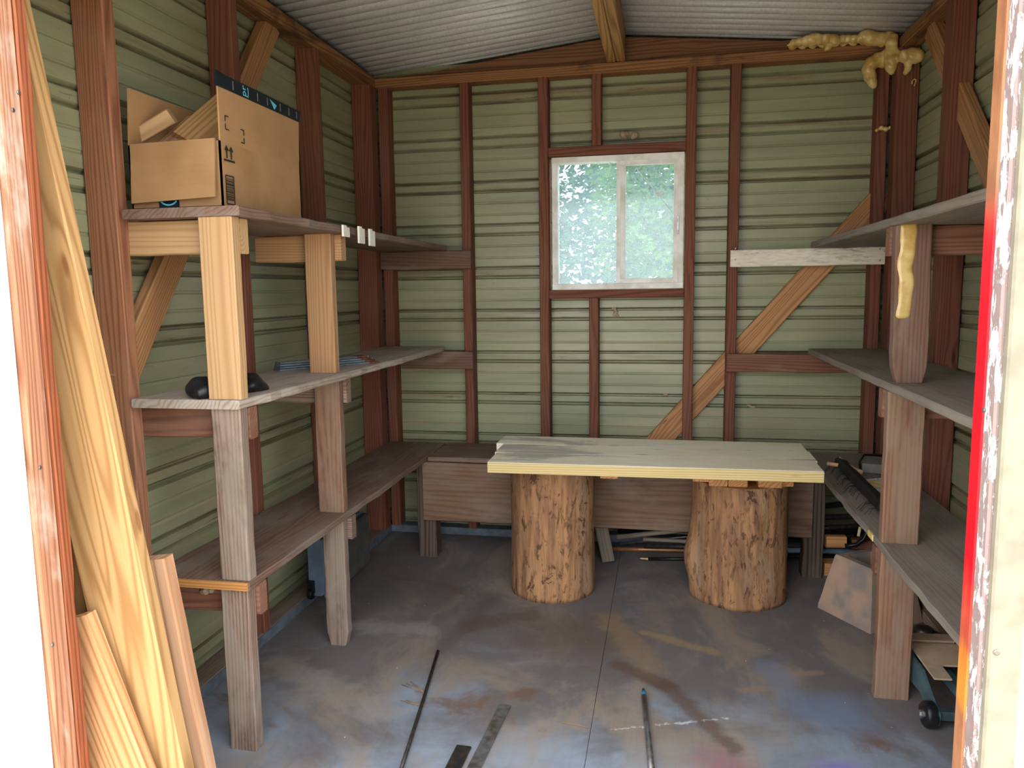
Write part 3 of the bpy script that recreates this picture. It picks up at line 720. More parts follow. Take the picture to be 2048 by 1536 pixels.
# ------------------------------------------------------------------ cardboard box with offcuts
BX1, BY0 = -1.205, 1.985
BXL, BY1 = -1.490, on(0, -1.205, 604, 436).y
bz = 1.588
cb = thing('cardboard_box', (-1.35, 2.3, bz), 'open brown cardboard box with raised flaps holding wood offcuts on the top left shelf', 'box')
def panel(name, p, par=cb, mat='card', t=.005):
    """quad panel from 4 world corners (thin board); local x along p0->p1"""
    p = [V(q) for q in p]; n = (p[1]-p[0]).cross(p[3]-p[0]).normalized(); Mf = frame(p[1]-p[0], n, p[0]); inv = Mf.inverted()
    return obj(name, prism_mesh([(inv @ q)[:2] for q in p], t), M[mat], par, Mf)
zc1 = on(1, BY0, 438, 284).z; zc2 = on(0, BX1, 604, 332).z
zh = (zc1+zc2)/2
panel('front_side', [(BXL, BY0, bz), (BX1, BY0, bz), (BX1, BY0, zh), (BXL, BY0, zh)])
sd_ = panel('long_side', [(BX1, BY0, bz), (BX1, BY1, bz), (BX1, BY1, zh), (BX1, BY0, zh)])
panel('back_side', [(BX1, BY1, bz), (BXL, BY1, bz), (BXL, BY1, zh), (BX1, BY1, zh)])
panel('wall_side', [(BXL, BY1, bz), (BXL, BY0, bz), (BXL, BY0, zh), (BXL, BY1, zh)])
panel('bottom', [(BXL, BY0, bz+.006), (BX1, BY0, bz+.006), (BX1, BY1, bz+.006), (BXL, BY1, bz+.006)])
ztop1 = on(0, BX1, 443, 181).z; ztop2 = on(0, BX1, 605, 236).z
zt = (ztop1+ztop2)/2
lf = panel('raised_flap', [(BX1, BY0+.004, zh), (BX1, BY1-.004, zh), (BX1+.004, BY1, zt), (BX1+.004, BY0, zt)])
panel('raised_flap', [(BXL, BY1, zh), (BXL, BY0, zh), (BXL+.01, BY0, zh+.155), (BXL+.01, BY1, zh+.155)])
ff = panel('front_flap', [(BXL+.01, BY0-.016, bz+.018), (BX1-.006, BY0-.030, bz+.026), (BX1-.004, BY0-.004, zh+.002), (BXL+.01, BY0-.004, zh+.002)])
# tape and printing on the long side (local: u along depth, v up)
U0 = BY0
def sp(px, py, dx=.0): return on(0, BX1+.0055+dx, px, py)
def flat(name, pts, par, mat, dx=.0, t=.0012):
    """printed mark on the long side from (y, z) points"""
    return obj(name, prism_mesh([(q[0], q[1]) for q in pts], t), M[mat], par, Matrix(((0, 0, 1, BX1+.0052+dx), (1, 0, 0, 0), (0, 1, 0, 0), (0, 0, 0, 1))))
tp = flat('tape', [(BY0-.004, zt-.008), (BY1+.004, zt-.008), (BY1+.012, zt+.028), (BY1*.5+BY0*.5, zt+.030), (BY0+.02, zt+.030), (BY0-.004, zt+.034)], lf, 'tape', .0005, .006)
def rect(yc, zc, w_, h_, par, mat, nm, dx=.0): return flat(nm, [(yc-w_/2, zc-h_/2), (yc+w_/2, zc-h_/2), (yc+w_/2, zc+h_/2), (yc-w_/2, zc+h_/2)], par, mat, dx, .0008)
for px in (457, 463-1):   # two up arrows
    pass
ya1, ya2 = sp(454, 300).y, sp(463, 303).y
zb_, za_ = sp(458, 317).z, sp(458, 292).z
for y_ in (ya1, ya2):
    h_ = za_-zb_
    flat('arrow_mark', [(y_-.0022, zb_), (y_+.0022, zb_), (y_+.0022, zb_+h_*.6), (y_+.010, zb_+h_*.6), (y_, zb_+h_), (y_-.010, zb_+h_*.6), (y_-.0022, zb_+h_*.6)], sd_, 'print')
ym = (ya1+ya2)/2; rect(ym, zb_-.006, abs(ya2-ya1)*2.4, .005, sd_, 'print', 'arrow_bar')
q0, q1 = sp(452, 350), sp(471, 410); bw, bh = abs(q1.y-q0.y), q0.z-q1.z; yc, zc = (q0.y+q1.y)/2, (q0.z+q1.z)/2
for a in ((yc, zc+bh/2, bw, .003), (yc, zc-bh/2, bw, .003), (yc-bw/2, zc, .003, bh), (yc+bw/2, zc, .003, bh)): rect(*a, sd_, 'print', 'barcode_frame')
rb = random.Random(4); zz = zc+bh*.40
while zz > zc-bh*.36:
    h_ = rb.choice((.0012, .0012, .002, .003)); rect(yc, zz, bw*.92, h_, sd_, 'print', 'barcode_line'); zz -= h_+rb.choice((.0012, .002, .003))
c0, c1 = sp(451, 231), sp(489, 271)
for yy, z2, sx, sz in ((c0.y, c0.z, 1, -1), (c1.y, c0.z-.022, -1, -1), (c0.y, c1.z, 1, 1), (c1.y, c1.z-.022, -1, 1)):
    rect(yy+sx*.008, z2, .018, .0025, lf, 'print', 'corner_mark', -.0009); rect(yy, z2+sz*.007, .0028, .015, lf, 'print', 'corner_mark', -.0009)
def text(body, size, M4, mat, par, nm):
    cu_ = bpy.data.curves.new('t', 'FONT'); cu_.body = body; cu_.size = size; cu_.extrude = .0003; cu_.align_x = 'CENTER'; cu_.align_y = 'CENTER'
    o = bpy.data.objects.new('t', cu_); COL.objects.link(o); bpy.context.view_layer.update()
    me = bpy.data.meshes.new_from_object(o.evaluated_get(bpy.context.evaluated_depsgraph_get())); bpy.data.objects.remove(o)
    me.materials.clear(); return obj(nm, me, M[mat], par, M4)
def tapeM(y, z):   # text reading upwards on the tape
    return Matrix(((0, 0, 1, BX1+.0062), (0, -1, 0, y), (1, 0, 0, z), (0, 0, 0, 1)))
yp = sp(487, 175).y; text('pr', .034, tapeM(yp, zt+.010), 'cyan', tp, 'lettering')
def arc(yc, zc, r_, a0, a1, t_, par, dx=.0005, nm='smile_mark', mat='cyan', horiz=False):
    pts = []
    for k in range(13): a = a0+(a1-a0)*k/12; pts.append((yc+r_*math.cos(a), zc+r_*math.sin(a)))
    for k in range(12, -1, -1): a = a0+(a1-a0)*k/12; pts.append((yc+(r_-t_)*math.cos(a), zc+(r_-t_)*math.sin(a)))
    return pts
flat('smile_mark', arc(yp-.004, zt+.010, .030, -.5, .5, .003, tp), tp, 'cyan', .0008, .0008)
yq = sp(549, 202).y
flat('arrow_print', [(yq-.03, zt+.022), (yq+.012, zt+.012), (yq-.004, zt-.004)], tp, 'cyan', .0008, .0008)
for px in (468, 516, 535, 560, 577, 592):
    y_ = sp(px, 210).y; rect(y_, zt+.011, .004, .024, tp, 'greycloth', 'fine_print', .0007)
# front tape with smile
yt = [on(1, BY0-.0055, p, 403).x for p in (318, 358)]
ft = panel('tape', [(yt[0], BY0-.0055, bz+.001), (yt[1], BY0-.0055, bz+.001), (yt[1], BY0-.0055, bz+.05), (yt[0], BY0-.0055, bz+.05)], cb, 'tape', .001)
xa = sum(yt)/2
obj('smile_mark', prism_mesh(arc(xa, bz+.045, .036, math.pi*1.25, math.pi*1.75, .004, None), .0008), M['cyan'], ft, Matrix(((1, 0, 0, 0), (0, 0, -1, BY0-.0070), (0, 1, 0, 0), (0, 0, 0, 1))))
def off(label, c, L, W, T, e, mat):
    Mx = Matrix.Translation(V(c)) @ Matrix.Rotation(e[2], 4, 'Z') @ Matrix.Rotation(e[1], 4, 'Y') @ Matrix.Rotation(e[0], 4, 'X') @ Matrix.Translation((-L/2, 0, 0))
    CNT[0] += 1
    return tag(obj('wood_offcut', plank_mesh(L, W, T, 2, .0005, .003, CNT[0]), M[mat], None, Mx), label, 'wood block', 'offcuts in the cardboard box')
c = on(1, 2.06, 295, 254)+V((.02, 0, 0)); off('small pale yellow wood block lying askew at the left of the cardboard box', c, .125, .042, .042, (.3, -.52, .25), 'newpine')
c = on(1, 2.12, 345, 272); off('wide offcut with curly end grain in the middle of the cardboard box', c+V((.03, .03, -.006)), .19, .12, .045, (.15, -.7, 1.3), 'pinkpine')
c = on(1, 2.14, 424, 250); off('thick golden timber offcut sticking up beside the raised box flap', c+V((-.005, .05, .012)), .24, .13, .06, (.75, -.75, 1.0), 'goldpine')
off('pine offcut lying at the bottom of the cardboard box', (-1.35, 2.28, bz+.045), .42, .2, .06, (0, 0, 1.5), 'newpine2')

# white clips on the shelf edge
for lb, px, py, h_ in (('small white plastic clip on the top shelf edge nearest the pine leg', 691, 464, .034), ('middle one of three white plastic clips on the top left shelf edge', 722, 472, .056), ('white plastic clip on the top left shelf edge farthest from the pine leg', 743, 477, .058)):
    p = on(0, LX1+.026, px, py); t = thing('shelf_clip', p, lb, 'clip', 'white clips on the top left shelf edge')
    box('jaw', p.x-.002, p.x+.006, p.y-.030, p.y-.001, p.z-h_/2, p.z+h_/2+.006, M['white'], t, bev=.001)
    box('jaw', p.x-.002, p.x+.004, p.y+.001, p.y+.030, p.z-h_/2, p.z+h_/2, M['white'], t, bev=.001)

# black object and galvanised strips on the middle shelf
pb0, pb1 = on(2, 1.075, 388, 782), on(2, 1.08, 522, 762)
pb0.x = max(pb0.x, -1.40)
bs = []
for i in range(15):
    t = i/14; p = pb0.lerp(pb1, t); r_ = .030-.012*abs(t-.35)+.006*math.sin(t*17)
    if t > .93: r_ *= .8
    bs.append((V((p.x, p.y, 1.054+r_*.98)), r_)); bs.append((V((p.x+.03, p.y-.02, 1.054+r_*.7)), r_*.72))
bk = thing('black_pouch', (pb0.x, pb0.y, 1.055), 'crumpled black plastic pouch lying on the middle left shelf behind the pine leg', 'pouch')
obj('body', blob_mesh(bs, .007), M['black'], bk, None, True)
g0, g1 = on(2, 1.06, 553, 738), on(2, 1.06, 752, 742)
names_ = ('bottom strip of the galvanised bundle on the middle left shelf', 'second galvanised strip from the bottom of the bundle on the middle left shelf', 'third galvanised strip from the bottom of the bundle on the middle left shelf', 'top galvanised strip of the bundle on the middle left shelf')
g0 = V((-1.44, 2.62, 1.056)); g1 = V((-1.172, 2.98, 1.056))
g0 = on(0, -1.45, 553, 736); g1 = on(0, -1.19, 753, 742); g0.z = g1.z = 1.056
for k in range(4):
    st = board('metal_strip', V((g0.x, g0.y+.004*k, 1.0585+k*.0085)), V((g1.x-.01*k, g1.y-.012*k, 1.0585+k*.0085)), .055-.004*k, .007, (0, 0, 1), M['galv'], None, 1, 0, .001)
    tag(st, names_[k], 'metal strip', 'galvanised strips on the middle shelf')
    d = (V(g1)-V(g0)).normalized()
    Ls = (g1-g0).length-.02*k
    obj('rusty_end', plank_mesh(.05, .0556-.004*k, .0074, 1, 0, .001), M['rust'], st, WM[st.name] @ Matrix.Translation((Ls-.052, 0, 0)))
    if k == 3:
        obj('label', plank_mesh(.05, .044, .0078, 1, 0, .0005), M['white'], st, WM[st.name] @ Matrix.Translation((.13, 0, 0)))
        obj('label_mark', plank_mesh(.028, .0446, .0082, 1, 0, .0005), M['red'], st, WM[st.name] @ Matrix.Translation((.148, 0, 0)))

# ------------------------------------------------------------------ blue case under the left bench
cx, cy = -1.43, 2.98
kc = thing('tool_case', (cx, cy, 0), 'blue-grey plastic tool case standing on edge under the left bench', 'case')
box('shell', -1.500, -1.43, 2.97, 3.40, .046, .30, M['casing'], kc, bev=.012)
box('lid', -1.426, -1.385, 2.985, 3.39, .05, .295, M['cased'], kc, bev=.010)
box('rim', -1.43, -1.4255, 2.965, 3.405, .044, .302, M['casing'], kc, bev=.001)
lathe('caster', [(.022, -.011), (.024, -.008), (.024, .008), (.022, .011)], M['black'], kc, frame((0, 1, 0), (1, 0, 0), (-1.488, 2.962, .058)), 20)
box('caster_fork', -1.503, -1.473, 2.955, 2.975, .06, .115, M['black'], kc, bev=.003)

# ------------------------------------------------------------------ spray foam in the back right corner
Z4 = [(100,325,15),(170,290,42),(250,280,52),(340,270,62),(420,250,72),(500,250,66),(400,320,24),(600,250,66),(680,260,72),(720,280,56),(620,350,38),(590,370,28),(800,240,48),(870,240,48),(950,240,48),(1010,240,48),(1080,210,72),(1150,230,90),(1230,240,80),(1300,250,76),(1390,220,72),(1450,230,58),(1300,300,42),(1430,300,70),(1430,370,70),(1420,430,76),(1340,480,82),(1250,510,82),(1170,560,84),(1130,640,74),(1150,720,74),(1180,800,56),(1200,840,38),(1430,520,84),(1420,600,66),(1430,660,38),(1520,450,62),(1600,460,76),(1680,450,84),(1740,460,88),(1790,470,60),(1640,560,46),(1640,620,42),(1610,670,32),(1310,560,52)]
balls = []
for zx, zy, zr in Z4:
    px, py = 1560+zx*.15625, 40+zy*.15625; Y = 3.965 if zx < 1480 else 3.885
    if 1400 < zx < 1600: Y = 3.93
    balls.append((on(1, Y, px, py), zr*.15625*Y/F*1.03))
    if zr > 60: 
        for q in range(2): balls.append((on(1, Y, px+R.uniform(-1, 1)*zr*.07, py+R.uniform(-1, 1)*zr*.08)+V((0, -.012, 0)), zr*.15625*Y/F*.62))
for i in range(10): balls.append((V((.58+.045*i, 4.0, 2.478)), .022))
for i in range(5): balls.append((V((1.0+.01*i, 3.95, 2.40-.01*i)), .035))
tag(obj('spray_foam', blob_mesh(balls, .005, 1), M['foam'], None, None, True), 'lumpy yellow expanding foam oozing from the back right roof corner', 'foam')
p = on(1, 3.985, 1767, 260)
tag(obj('foam_blob', blob_mesh([(p+V((.02*k-.03, 0, .006*math.sin(k*2)+.004*k)), .014-.003*abs(k-1.5)) for k in range(4)], .004), M['foam'], None, None, True), 'small torn scrap of foam stuck to the back right corner posts', 'foam')
pts = [on(1, 3.897, 1560+a*.15625, 40+b*.15625) for a, b in ((1690, 820), (1690, 790), (1705, 765), (1725, 755), (1742, 768), (1740, 795), (1725, 825), (1718, 848))]
tag(tube('foam_curl', pts, .003, M['foam'], None, 6), 'thin hook-shaped foam string on the right corner post', 'foam')

# ------------------------------------------------------------------ things under and on the right bench
pier = thing('pier_block', (.86, 3.24, 0), 'dusty concrete deck pier block with a square hole under the right bench', 'concrete block')
def pier_mesh():
    bm = bmesh.new()
    def sq(h_, z, ch=0): return [bm.verts.new((sx*h_, sy*h_, z)) for sx, sy in ((-1, -1), (1, -1), (1, 1), (-1, 1))]
    L_ = [sq(.140, 0), sq(.138, .02), sq(.098, .232), sq(.094, .240), sq(.064, .240), sq(.056, .15)]
    for a, b in zip(L_, L_[1:]):
        for k in range(4): bm.faces.new((a[k], a[(k+1) % 4], b[(k+1) % 4], b[k]))
    bm.faces.new(L_[0][::-1]); bm.faces.new(L_[-1])
    bmesh.ops.subdivide_edges(bm, edges=bm.edges[:], cuts=3, use_grid_fill=True)
    for v in bm.verts:
        if v.co.z > .001: v.co += V((mnoise.noise(v.co*30), mnoise.noise(v.co*31+V((5, 0, 0))), mnoise.noise(v.co*29+V((0, 7, 0)))))*.003
    return from_bm(bm)
obj('body', pier_mesh(), M['concrete'], pier, Matrix.Translation((.838, 3.262, 0)) @ Matrix.Rotation(math.radians(-57), 4, 'Z'))

# floor jack
JM = Matrix.Translation((.905, 2.43, 0)) @ Matrix.Rotation(math.radians(4), 4, 'Z')   # local y runs to the back
fj = thing('floor_jack', (.905, 2.43, 0), 'dusty teal floor jack with front wheels under the right bench', 'jack')
def jbox(nm, x0, x1, y0, y1, z0, z1, mat, par=fj, bev=.002):
    o = box(nm, x0, x1, y0, y1, z0, z1, M[mat], None, bev=bev)
    Mb = JM @ WM[o.name]; o.matrix_basis = Mb; WM[o.name] = Mb; o.parent = par; o.matrix_parent_inverse = WM[par.name].inverted(); return o
def jprism(nm, pts, x, t, mat, par=fj):
    return obj(nm, prism_mesh(pts, t), M[mat], par, JM @ Matrix(((0, 0, 1, x), (1, 0, 0, 0), (0, 1, 0, 0), (0, 0, 0, 1))))
side = [(-.03, .02), (.05, .018), (.10, .055), (.30, .05), (.33, .07), (.33, .125), (.29, .145), (.10, .135), (.02, .085), (-.035, .06)]
jprism('side_frame', side, -.078, .008, 'teal'); jprism('side_frame', side, .098, .008, 'teal')
for x_ in (-.098, .110):
    wh = lathe('wheel', [(.012, -.018), (.034, -.018), (.040, -.012), (.040, .012), (.034, .018), (.012, .018)], M['black'], fj, JM @ frame((0, 1, 0), (1, 0, 0), (x_, 0, .040)))
    lathe('axle_bolt', [(.013, 0), (.013, .008), (.008, .012)], M['steel'], wh, JM @ frame((0, 1, 0), (-1 if x_ < 0 else 1, 0, 0), (x_+(-.018 if x_ < 0 else .018), 0, .040)), 6, False)
for x_ in (-.095, .105): lathe('wheel', [(.03, -.011), (.03, .011)], M['black'], fj, JM @ frame((0, 1, 0), (1, 0, 0), (x_, .30, .030)))
jbox('axle', -.08, .09, -.014, .014, .028, .056, 'teal')
pm = [(-.072, .04), (-.02, .04), (-.02, .12), (.03, .12), (.03, .07), (.092, .07), (.092, .255), (-.072, .255)]
obj('top_plate', prism_mesh(pm, .006), M['dustyplate'], fj, JM @ Matrix(((1, 0, 0, 0), (0, .997, -.07, 0), (0, .07, .997, .135), (0, 0, 0, 1))))
jbox('rear_plate', -.06, .08, .268, .325, .146, .156, 'dustyplate')
jbox('lift_arm', -.012, .018, .02, .24, .085, .118, 'teal'); jbox('saddle_link', .04, .07, .02, .20, .06, .10, 'teal')
lathe('bolt', [(.014, 0), (.014, .010), (.010, .013)], M['steel'], fj, JM @ frame((0, 1, 0), (-1, 0, 0), (-.086, .26, .115)), 6, False)
# dusty hub behind the jack
hb = thing('wheel_hub', (.93, 3.0, 0), 'dusty dark round wheel hub lying on the floor behind the jack', 'wheel hub')
hp = on(2, .10, 1848, 1262)
hp.x = min(hp.x, .945); Mh = Matrix.Translation((hp.x, hp.y, 0))
lathe('drum', [(.06, 0), (.06, .06), (.055, .07)], M['darkmetal'], hb, Mh, 32)
lathe('flange', [(.075, .070), (.078, .075), (.075, .082), (.035, .084)], M['rust'], hb, Mh, 32)
lathe('hub_cap', [(.035, .084), (.033, .11), (.02, .118)], M['darkmetal'], hb, Mh, 20)
sb = board('leaning_board', (1.012, 2.55, .02), (1.012, 3.1, .02), .0, .0, (1, 0, 0), M['sill'], None) if False else None
tag(board('loose_board', (1.012, 2.50, .11), (1.012, 2.86, .11), .21, .02, (1, 0, .08), M['oldgrey'], None, 4, .003), 'old grey board standing on edge against the right wall behind the jack', 'board')

# on the right bench
br = thing('push_broom_head', (.78, 3.4, .526), 'dusty black broom head with sparse bristles lying on the right bench', 'broom')
s0, s1 = on(2, .562, 1682, 925), on(2, .556, 1772, 1018)
board('back', s0, s1, .055, .035, (.35, 0, 1), M['wire'], br, 8, .004, .008)
dS = (s1-s0).normalized()
for i in range(34):
    t = R.random(); p = s0.lerp(s1, t)+V((-.024, -.008, -.005)); L_ = R.uniform(.02, .045)
    tube('bristle', [p, p+V((-L_*.7, -L_*.2, -.002)), V((p.x-L_*1.2, p.y-L_*.4, .529))], .0011, M['wire'], br, 4)
wp = on(2, .565, 1682, 930)
wc = thing('wooden_clamp', (wp.x, wp.y, .56), 'pale two-pronged wooden clamp tip lying on the black broom head', 'clamp')
board('prong', wp+V((.02, -.01, -.004)), wp+V((-.055, .015, .002)), .022, .016, (0, 0, 1), M['pinkpine'], wc, 6, 0, .005, lambda s: 1.1-s*.7)
board('prong', wp+V((.02, -.01, -.002)), wp+V((.012, .085, .012)), .024, .016, (0, 0, 1), M['pinkpine'], wc, 6, 0, .005, lambda s: 1.1-s*.7)
board('shank', wp+V((.012, .005, 0)), wp+V((.05, -.12, -.002)), .028, .02, (0, 0, 1), M['pinkpine'], wc, 4, .001, .005)
gb = thing('dustpan', (.95, 3.62, .526), 'dusty grey dustpan with dark rim behind the right shelf leg', 'dustpan')
gx0 = on(2, .527, 1724, 945)
GM = Matrix.Translation((gx0.x, gx0.y, .527)) @ Matrix.Rotation(math.radians(-12), 4, 'Z')
obj('pan', prism_mesh([(0, 0), (.17, -.02), (.18, .16), (.02, .17)], .04), M['greycloth'], gb, GM @ Matrix.Translation((0, 0, .042)))
tube('rim', [GM @ V((-.005, -.006, .004)), GM @ V((-.01, .09, .028)), GM @ V((.01, .178, .044)), GM @ V((.10, .182, .046))], .006, M['black'], gb, 8)
tr_ = thing('paint_tray', (.87, 3.2, .526), 'white paint tray smeared with yellow on the right bench behind the shelf leg', 'tray')
tq = [on(2, .53, a, b) for a, b in ((1722, 966), (1790, 958), (1800, 1010), (1772, 1024))]
obj('tray', prism_mesh([(p.x, p.y) for p in tq], .004), M['traywhite'], tr_, Matrix.Translation((0, 0, .536)))
ys_ = [tq[0], tq[1], tq[1].lerp(tq[2], .35), tq[0].lerp(tq[2], .30), tq[0].lerp(tq[3], .26)]
obj('yellow_smear', prism_mesh([(p.x+.003, p.y-.004) for p in ys_], .001), M['yellowpaint'], tr_, Matrix.Translation((0, 0, .5375)))
tube('rim', [V((p.x, p.y, .538)) for p in (tq[3], tq[0], tq[1], tq[2])], .005, M['traywhite'], tr_, 6)

# ------------------------------------------------------------------ rods and scraps under the back bench
def rod(name, label, cat, a, b, y0, y1, r_, mat, grp='rods and handles stored under the low bench', z0=None, z1=None, ext=0.):
    p, q = on(1, y0, *a), on(1, y1, *b)
    if z0 is not None: p.z = z0
    if z1 is not None: q.z = z1
    d = (q-p).normalized(); q = q+d*ext
    p.z = max(p.z, r_+.001); q.z = max(q.z, r_+.001)
    return tag(tube(name, [p, p.lerp(q, .33), p.lerp(q, .66), q], r_, M[mat]), label, cat, grp)
rod('copper_pipe', 'straight copper-coloured pipe on the floor between the two log stumps', 'pipe', (1205, 1098), (1390, 1101), 3.87, 3.90, .011, 'copper', ext=.35)
bt_ = rod('black_rod', 'thin black rod with a brass tip in front of the copper pipe', 'rod', (1296, 1122), (1390, 1120), 3.76, 3.77, .0085, 'black', ext=.25)
p = on(1, 3.76, 1296, 1122); p.z = max(p.z, .0095)
tube('brass_tip', [p+V((-.04, 0, 0)), p+V((-.01, 0, 0)), p+V((.003, 0, 0))], [.003, .0045, .006], M['yellowpaint'], bt_, 8)
rod('wooden_pole', 'weathered grey wooden handle crossing over the dark pipes under the bench', 'pole', (1234, 1074), (1395, 1057), 3.80, 3.80, .012, 'handle', ext=.5)
rod('dark_pipe', 'dark pipe resting just above the copper pipe', 'pipe', (1287, 1091), (1400, 1094), 3.84, 3.84, .013, 'darkmetal', ext=.8)
rod('grey_conduit', 'grey bent conduit under the weathered wooden handle', 'pipe', (1286, 1078), (1395, 1084), 3.87, 3.87, .011, 'handle', ext=.7)
rod('black_pipe', 'black pipe highest in the pile beneath the bench board', 'pipe', (1236, 1062), (1400, 1068), 3.92, 3.92, .012, 'black', ext=.9)
rod('steel_rod', 'thin shiny steel rod behind the wooden handle', 'rod', (1240, 1088), (1395, 1071), 3.94, 3.94, .006, 'steel', ext=.6)
for lb, a, b, yy, r_, mt, nm in (('black pipe at the top of the stack behind the concrete pier block', (1560, 1020), (1690, 1008), 3.83, .014, 'black', 'black_pipe'),
                         ('grey pipe second from the top behind the concrete pier block', (1500, 1040), (1718, 1032), 3.84, .014, 'darkmetal', 'dark_pipe'),
                         ('dark blue-grey pipe in the middle of the stack behind the pier block', (1520, 1062), (1725, 1052), 3.82, .013, 'darkmetal', 'dark_pipe'),
                         ('black hose pipe above the tan block behind the pier block', (1560, 1074), (1735, 1062), 3.90, .012, 'black', 'black_pipe'),
                         ('blue-grey pipe low down behind the concrete pier block', (1560, 1100), (1735, 1104), 3.80, .013, 'casing', 'grey_conduit'),
                         ('lowest dark pipe touching the orange offcut behind the pier block', (1560, 1112), (1735, 1114), 3.83, .010, 'black', 'black_pipe')):
    rod(nm, lb, 'pipe', a, b, yy, yy, r_, mt)
tb = board('short_board', on(1, 3.69, 1200, 1040), on(1, 3.69, 1217, 1122), .062, .018, (0, -1, 0), M['handle'], None, 1, 0, .003)
tag(tb, 'short brown board tilted beside the left log stump under the bench', 'board')
def scrap(label, c, L, W, T, rz, mat, grp='wood scraps behind the pier block'):
    Mx = Matrix.Translation(V(c)) @ Matrix.Rotation(rz, 4, 'Z') @ Matrix.Translation((-L/2, 0, 0)); CNT[0] += 1
    tag(obj('wood_scrap', plank_mesh(L, W, T, 1, 0, .006, CNT[0]), M[mat], None, Mx), label, 'wood block', grp)
scrap('orange wood scrap on the floor behind the concrete pier block', (.86, 3.725, .031), .24, .09, .06, .05, 'shim')
scrap('tan rounded wood scrap among the pipes behind the pier block', (.79, 3.70, .165), .09, .04, .055, .1, 'shim')
scrap('reddish wood scrap wedged between pipes behind the pier block', (.96, 3.74, .145), .18, .05, .045, -.1, 'bearer')
hp_ = [on(1, 3.68, a, b) for a, b in ((1690, 1092), (1712, 1090), (1728, 1078), (1736, 1060), (1733, 1042))]
hs = tag(tube('rubber_hose', hp_, .011, M['black'], None, 8), 'curved black rubber hose end hanging by the right bench edge', 'hose')
p = on(1, 3.665, 1717, 1063); board('clip', p+V((0, 0, -.022)), p+V((.006, 0, .022)), .012, .006, (0, -1, 0), M['yellowpaint'], hs)

# ------------------------------------------------------------------ things lying on the floor in front
p, q = on(2, .007, 876, 1302), on(2, .007, 800, 1545)
tag(tube('black_rod', [p, p.lerp(q, .5)+V((.002, 0, 0)), q], .006, M['darkmetal'], None, 8), 'thin black steel rod lying on the floor left of the flat bars', 'rod')
a, b = on(2, .004, 1010, 1411), on(2, .004, 944, 1545)
tag(board('flat_bar', a, b, .038, .006, (0, 0, 1), M['steel'], None, 1, 0, .001), 'flat grey steel bar with rust spots lying on the floor', 'metal bar')
a, b = on(2, .004, 928, 1493), on(2, .004, 900, 1550)
tag(board('flat_bar', a, b, .045, .007, (0, 0, 1), M['darkmetal'], None, 1, 0, .001), 'short dark flat bar on the floor beside the longer grey bar', 'metal bar')
p, q = on(2, .011, 1288, 1392), on(2, .011, 1304, 1550)
pr = thing('steel_tube', p, 'shiny steel tube with a blue pointed tip lying on the floor', 'tube')
tube('shaft', [p, p.lerp(q, .5), q], .0095, M['steel'], pr, 12)
d = (p-q).normalized(); M['bluetip'] = plain('blue_tip', '2f7fae', .4)
tube('blue_tip', [p-d*.004, p+d*.015, p+d*.045], [.0097, .008, .004], M['bluetip'], pr, 10)
def needles(label, px, py, ang, n):
    c = on(2, .003, px, py); t = thing('pine_needles', c, label, 'pine needles', 'pine needles on the floor')
    for i in range(n):
        a = ang+R.uniform(-.25, .25); L_ = R.uniform(.07, .11)
        tube('needle', [c, c+V((math.cos(a)*L_*.5, math.sin(a)*L_*.5, .002)), c+V((math.cos(a)*L_, math.sin(a)*L_, 0))], .0008, M['needle'], t, 4)
needles('upper tuft of dry pine needles crossing the black rod', 852, 1386, 2.6, 6)
needles('lower tuft of dry pine needles crossing the black rod', 850, 1414, 3.0, 4)
needles('lone pine needles near the floor seam right of the flat bar', 1180, 1456, 2.75, 2)
nest = on(1, YB-.012, 1257, 272)
tag(obj('mud_nest', blob_mesh([(nest+V((R.uniform(-.04, .04), R.uniform(-.01, 0), R.uniform(-.012, .012))), R.uniform(.008, .016)) for i in range(12)], .004), M['clay'], None, None, True), 'brown mud wasp nest on the siding above the window header', 'nest')

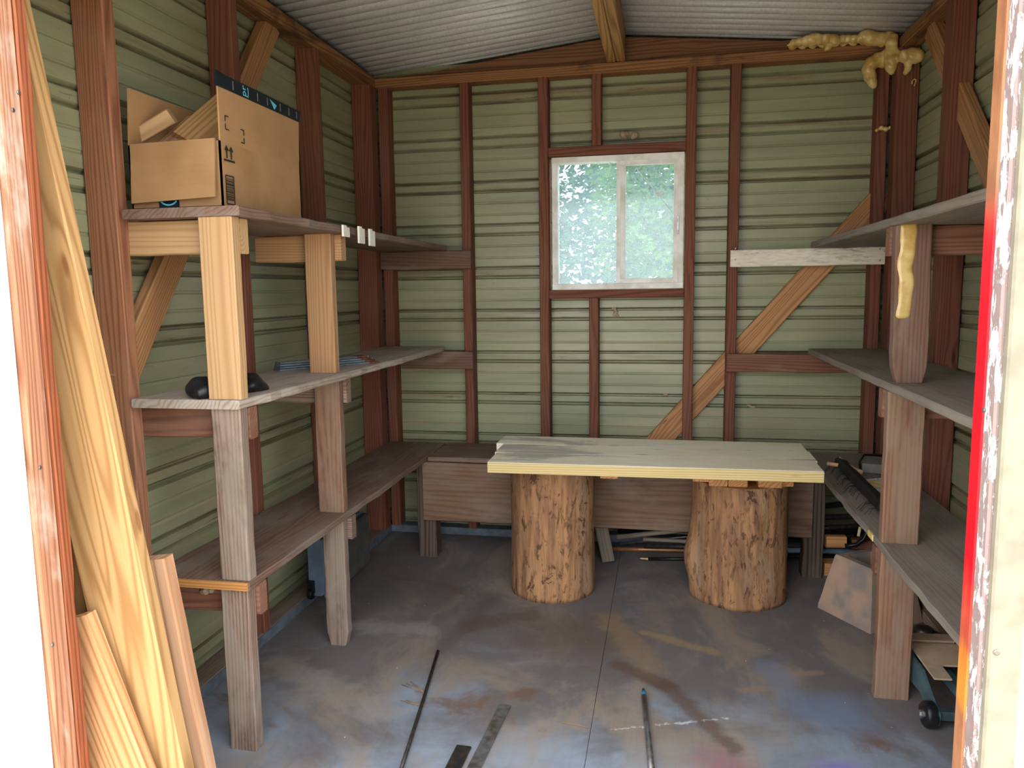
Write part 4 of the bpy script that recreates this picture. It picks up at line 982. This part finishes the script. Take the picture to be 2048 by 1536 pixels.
for lb, px, py, r_ in (('ring of dried mud on the siding just below the window', 1231, 625, .016), ('tan mud spot on the siding above the table centre', 1331, 791, .012), ('tan mud spot on the siding right of the diagonal brace', 1502, 812, .013)):
    p = on(1, YB-.001, px, py)
    tag(obj('mud_spot', blob_mesh([(p+V((R.uniform(-1, 1)*r_*1.2, .002, R.uniform(-1, 1)*r_*(1.6 if py < 700 else .6))), r_*R.uniform(.4, .65)) for i in range(9)], .003), M['clay'], None, None, True), lb, 'mud', 'mud marks on the back siding')

# ------------------------------------------------------------------ trees outside the window
def bush(name, label, c, rx, ry, rz, n, mat, seed, size):
    rr = random.Random(seed); vs_, fs = [], []
    for i in range(n):
        while True:
            q = V((rr.uniform(-1, 1), rr.uniform(-1, 1), rr.uniform(-1, 1)))
            if .25 < q.length < 1: break
        k = mnoise.noise(q*2.3+V((seed, 0, 0)))
        if k < -.18: continue
        p = V((c[0]+q.x*rx, c[1]+q.y*ry, c[2]+q.z*rz))
        a = V((rr.uniform(-1, 1), rr.uniform(-1, 1), rr.uniform(-.6, .3))).normalized(); b = a.orthogonal().normalized(); s_ = size*rr.uniform(.6, 1.3)
        j = len(vs_); vs_ += [p, p+a*s_*.5+b*s_*.28, p+a*s_, p+a*s_*.5-b*s_*.28]; fs.append((j, j+1, j+2, j+3))
    me = bpy.data.meshes.new('leaves'); me.from_pydata([tuple(v) for v in vs_], [], fs)
    t = thing(name, (c[0], c[1], -.22), label, 'tree', 'trees outside the window')
    o = obj('foliage', me, mat, t); o['kind'] = 'stuff'
    tube('trunk', [(c[0], c[1], -.22), (c[0]+.05, c[1], c[2]*.5), (c[0], c[1]+.05, c[2]+rz*.5)], [.09, .07, .03], M['bark'], t, 8)
bush('leafy_tree', 'fresh green leafy tree right outside the right window pane', (.15, 7.4, 2.1), .85, .8, 1.4, 9000, M['leaf1'], 1, .085)
bush('leafy_tree', 'shaded green tree behind the left window pane', (-2.0, 9.3, 2.4), 1.7, 1.0, 2.3, 14000, M['leaf2'], 2, .10)
bush('leafy_tree', 'broad dark tree farthest behind the window', (.9, 11.8, 2.8), 3.2, 1.3, 3.2, 22000, M['leaf2'], 3, .17)
bush('leafy_shrub', 'low bright green shrub along the bottom of the left window pane', (-1.6, 7.2, .9), .85, .7, 1.0, 4500, M['leaf1'], 4, .08)
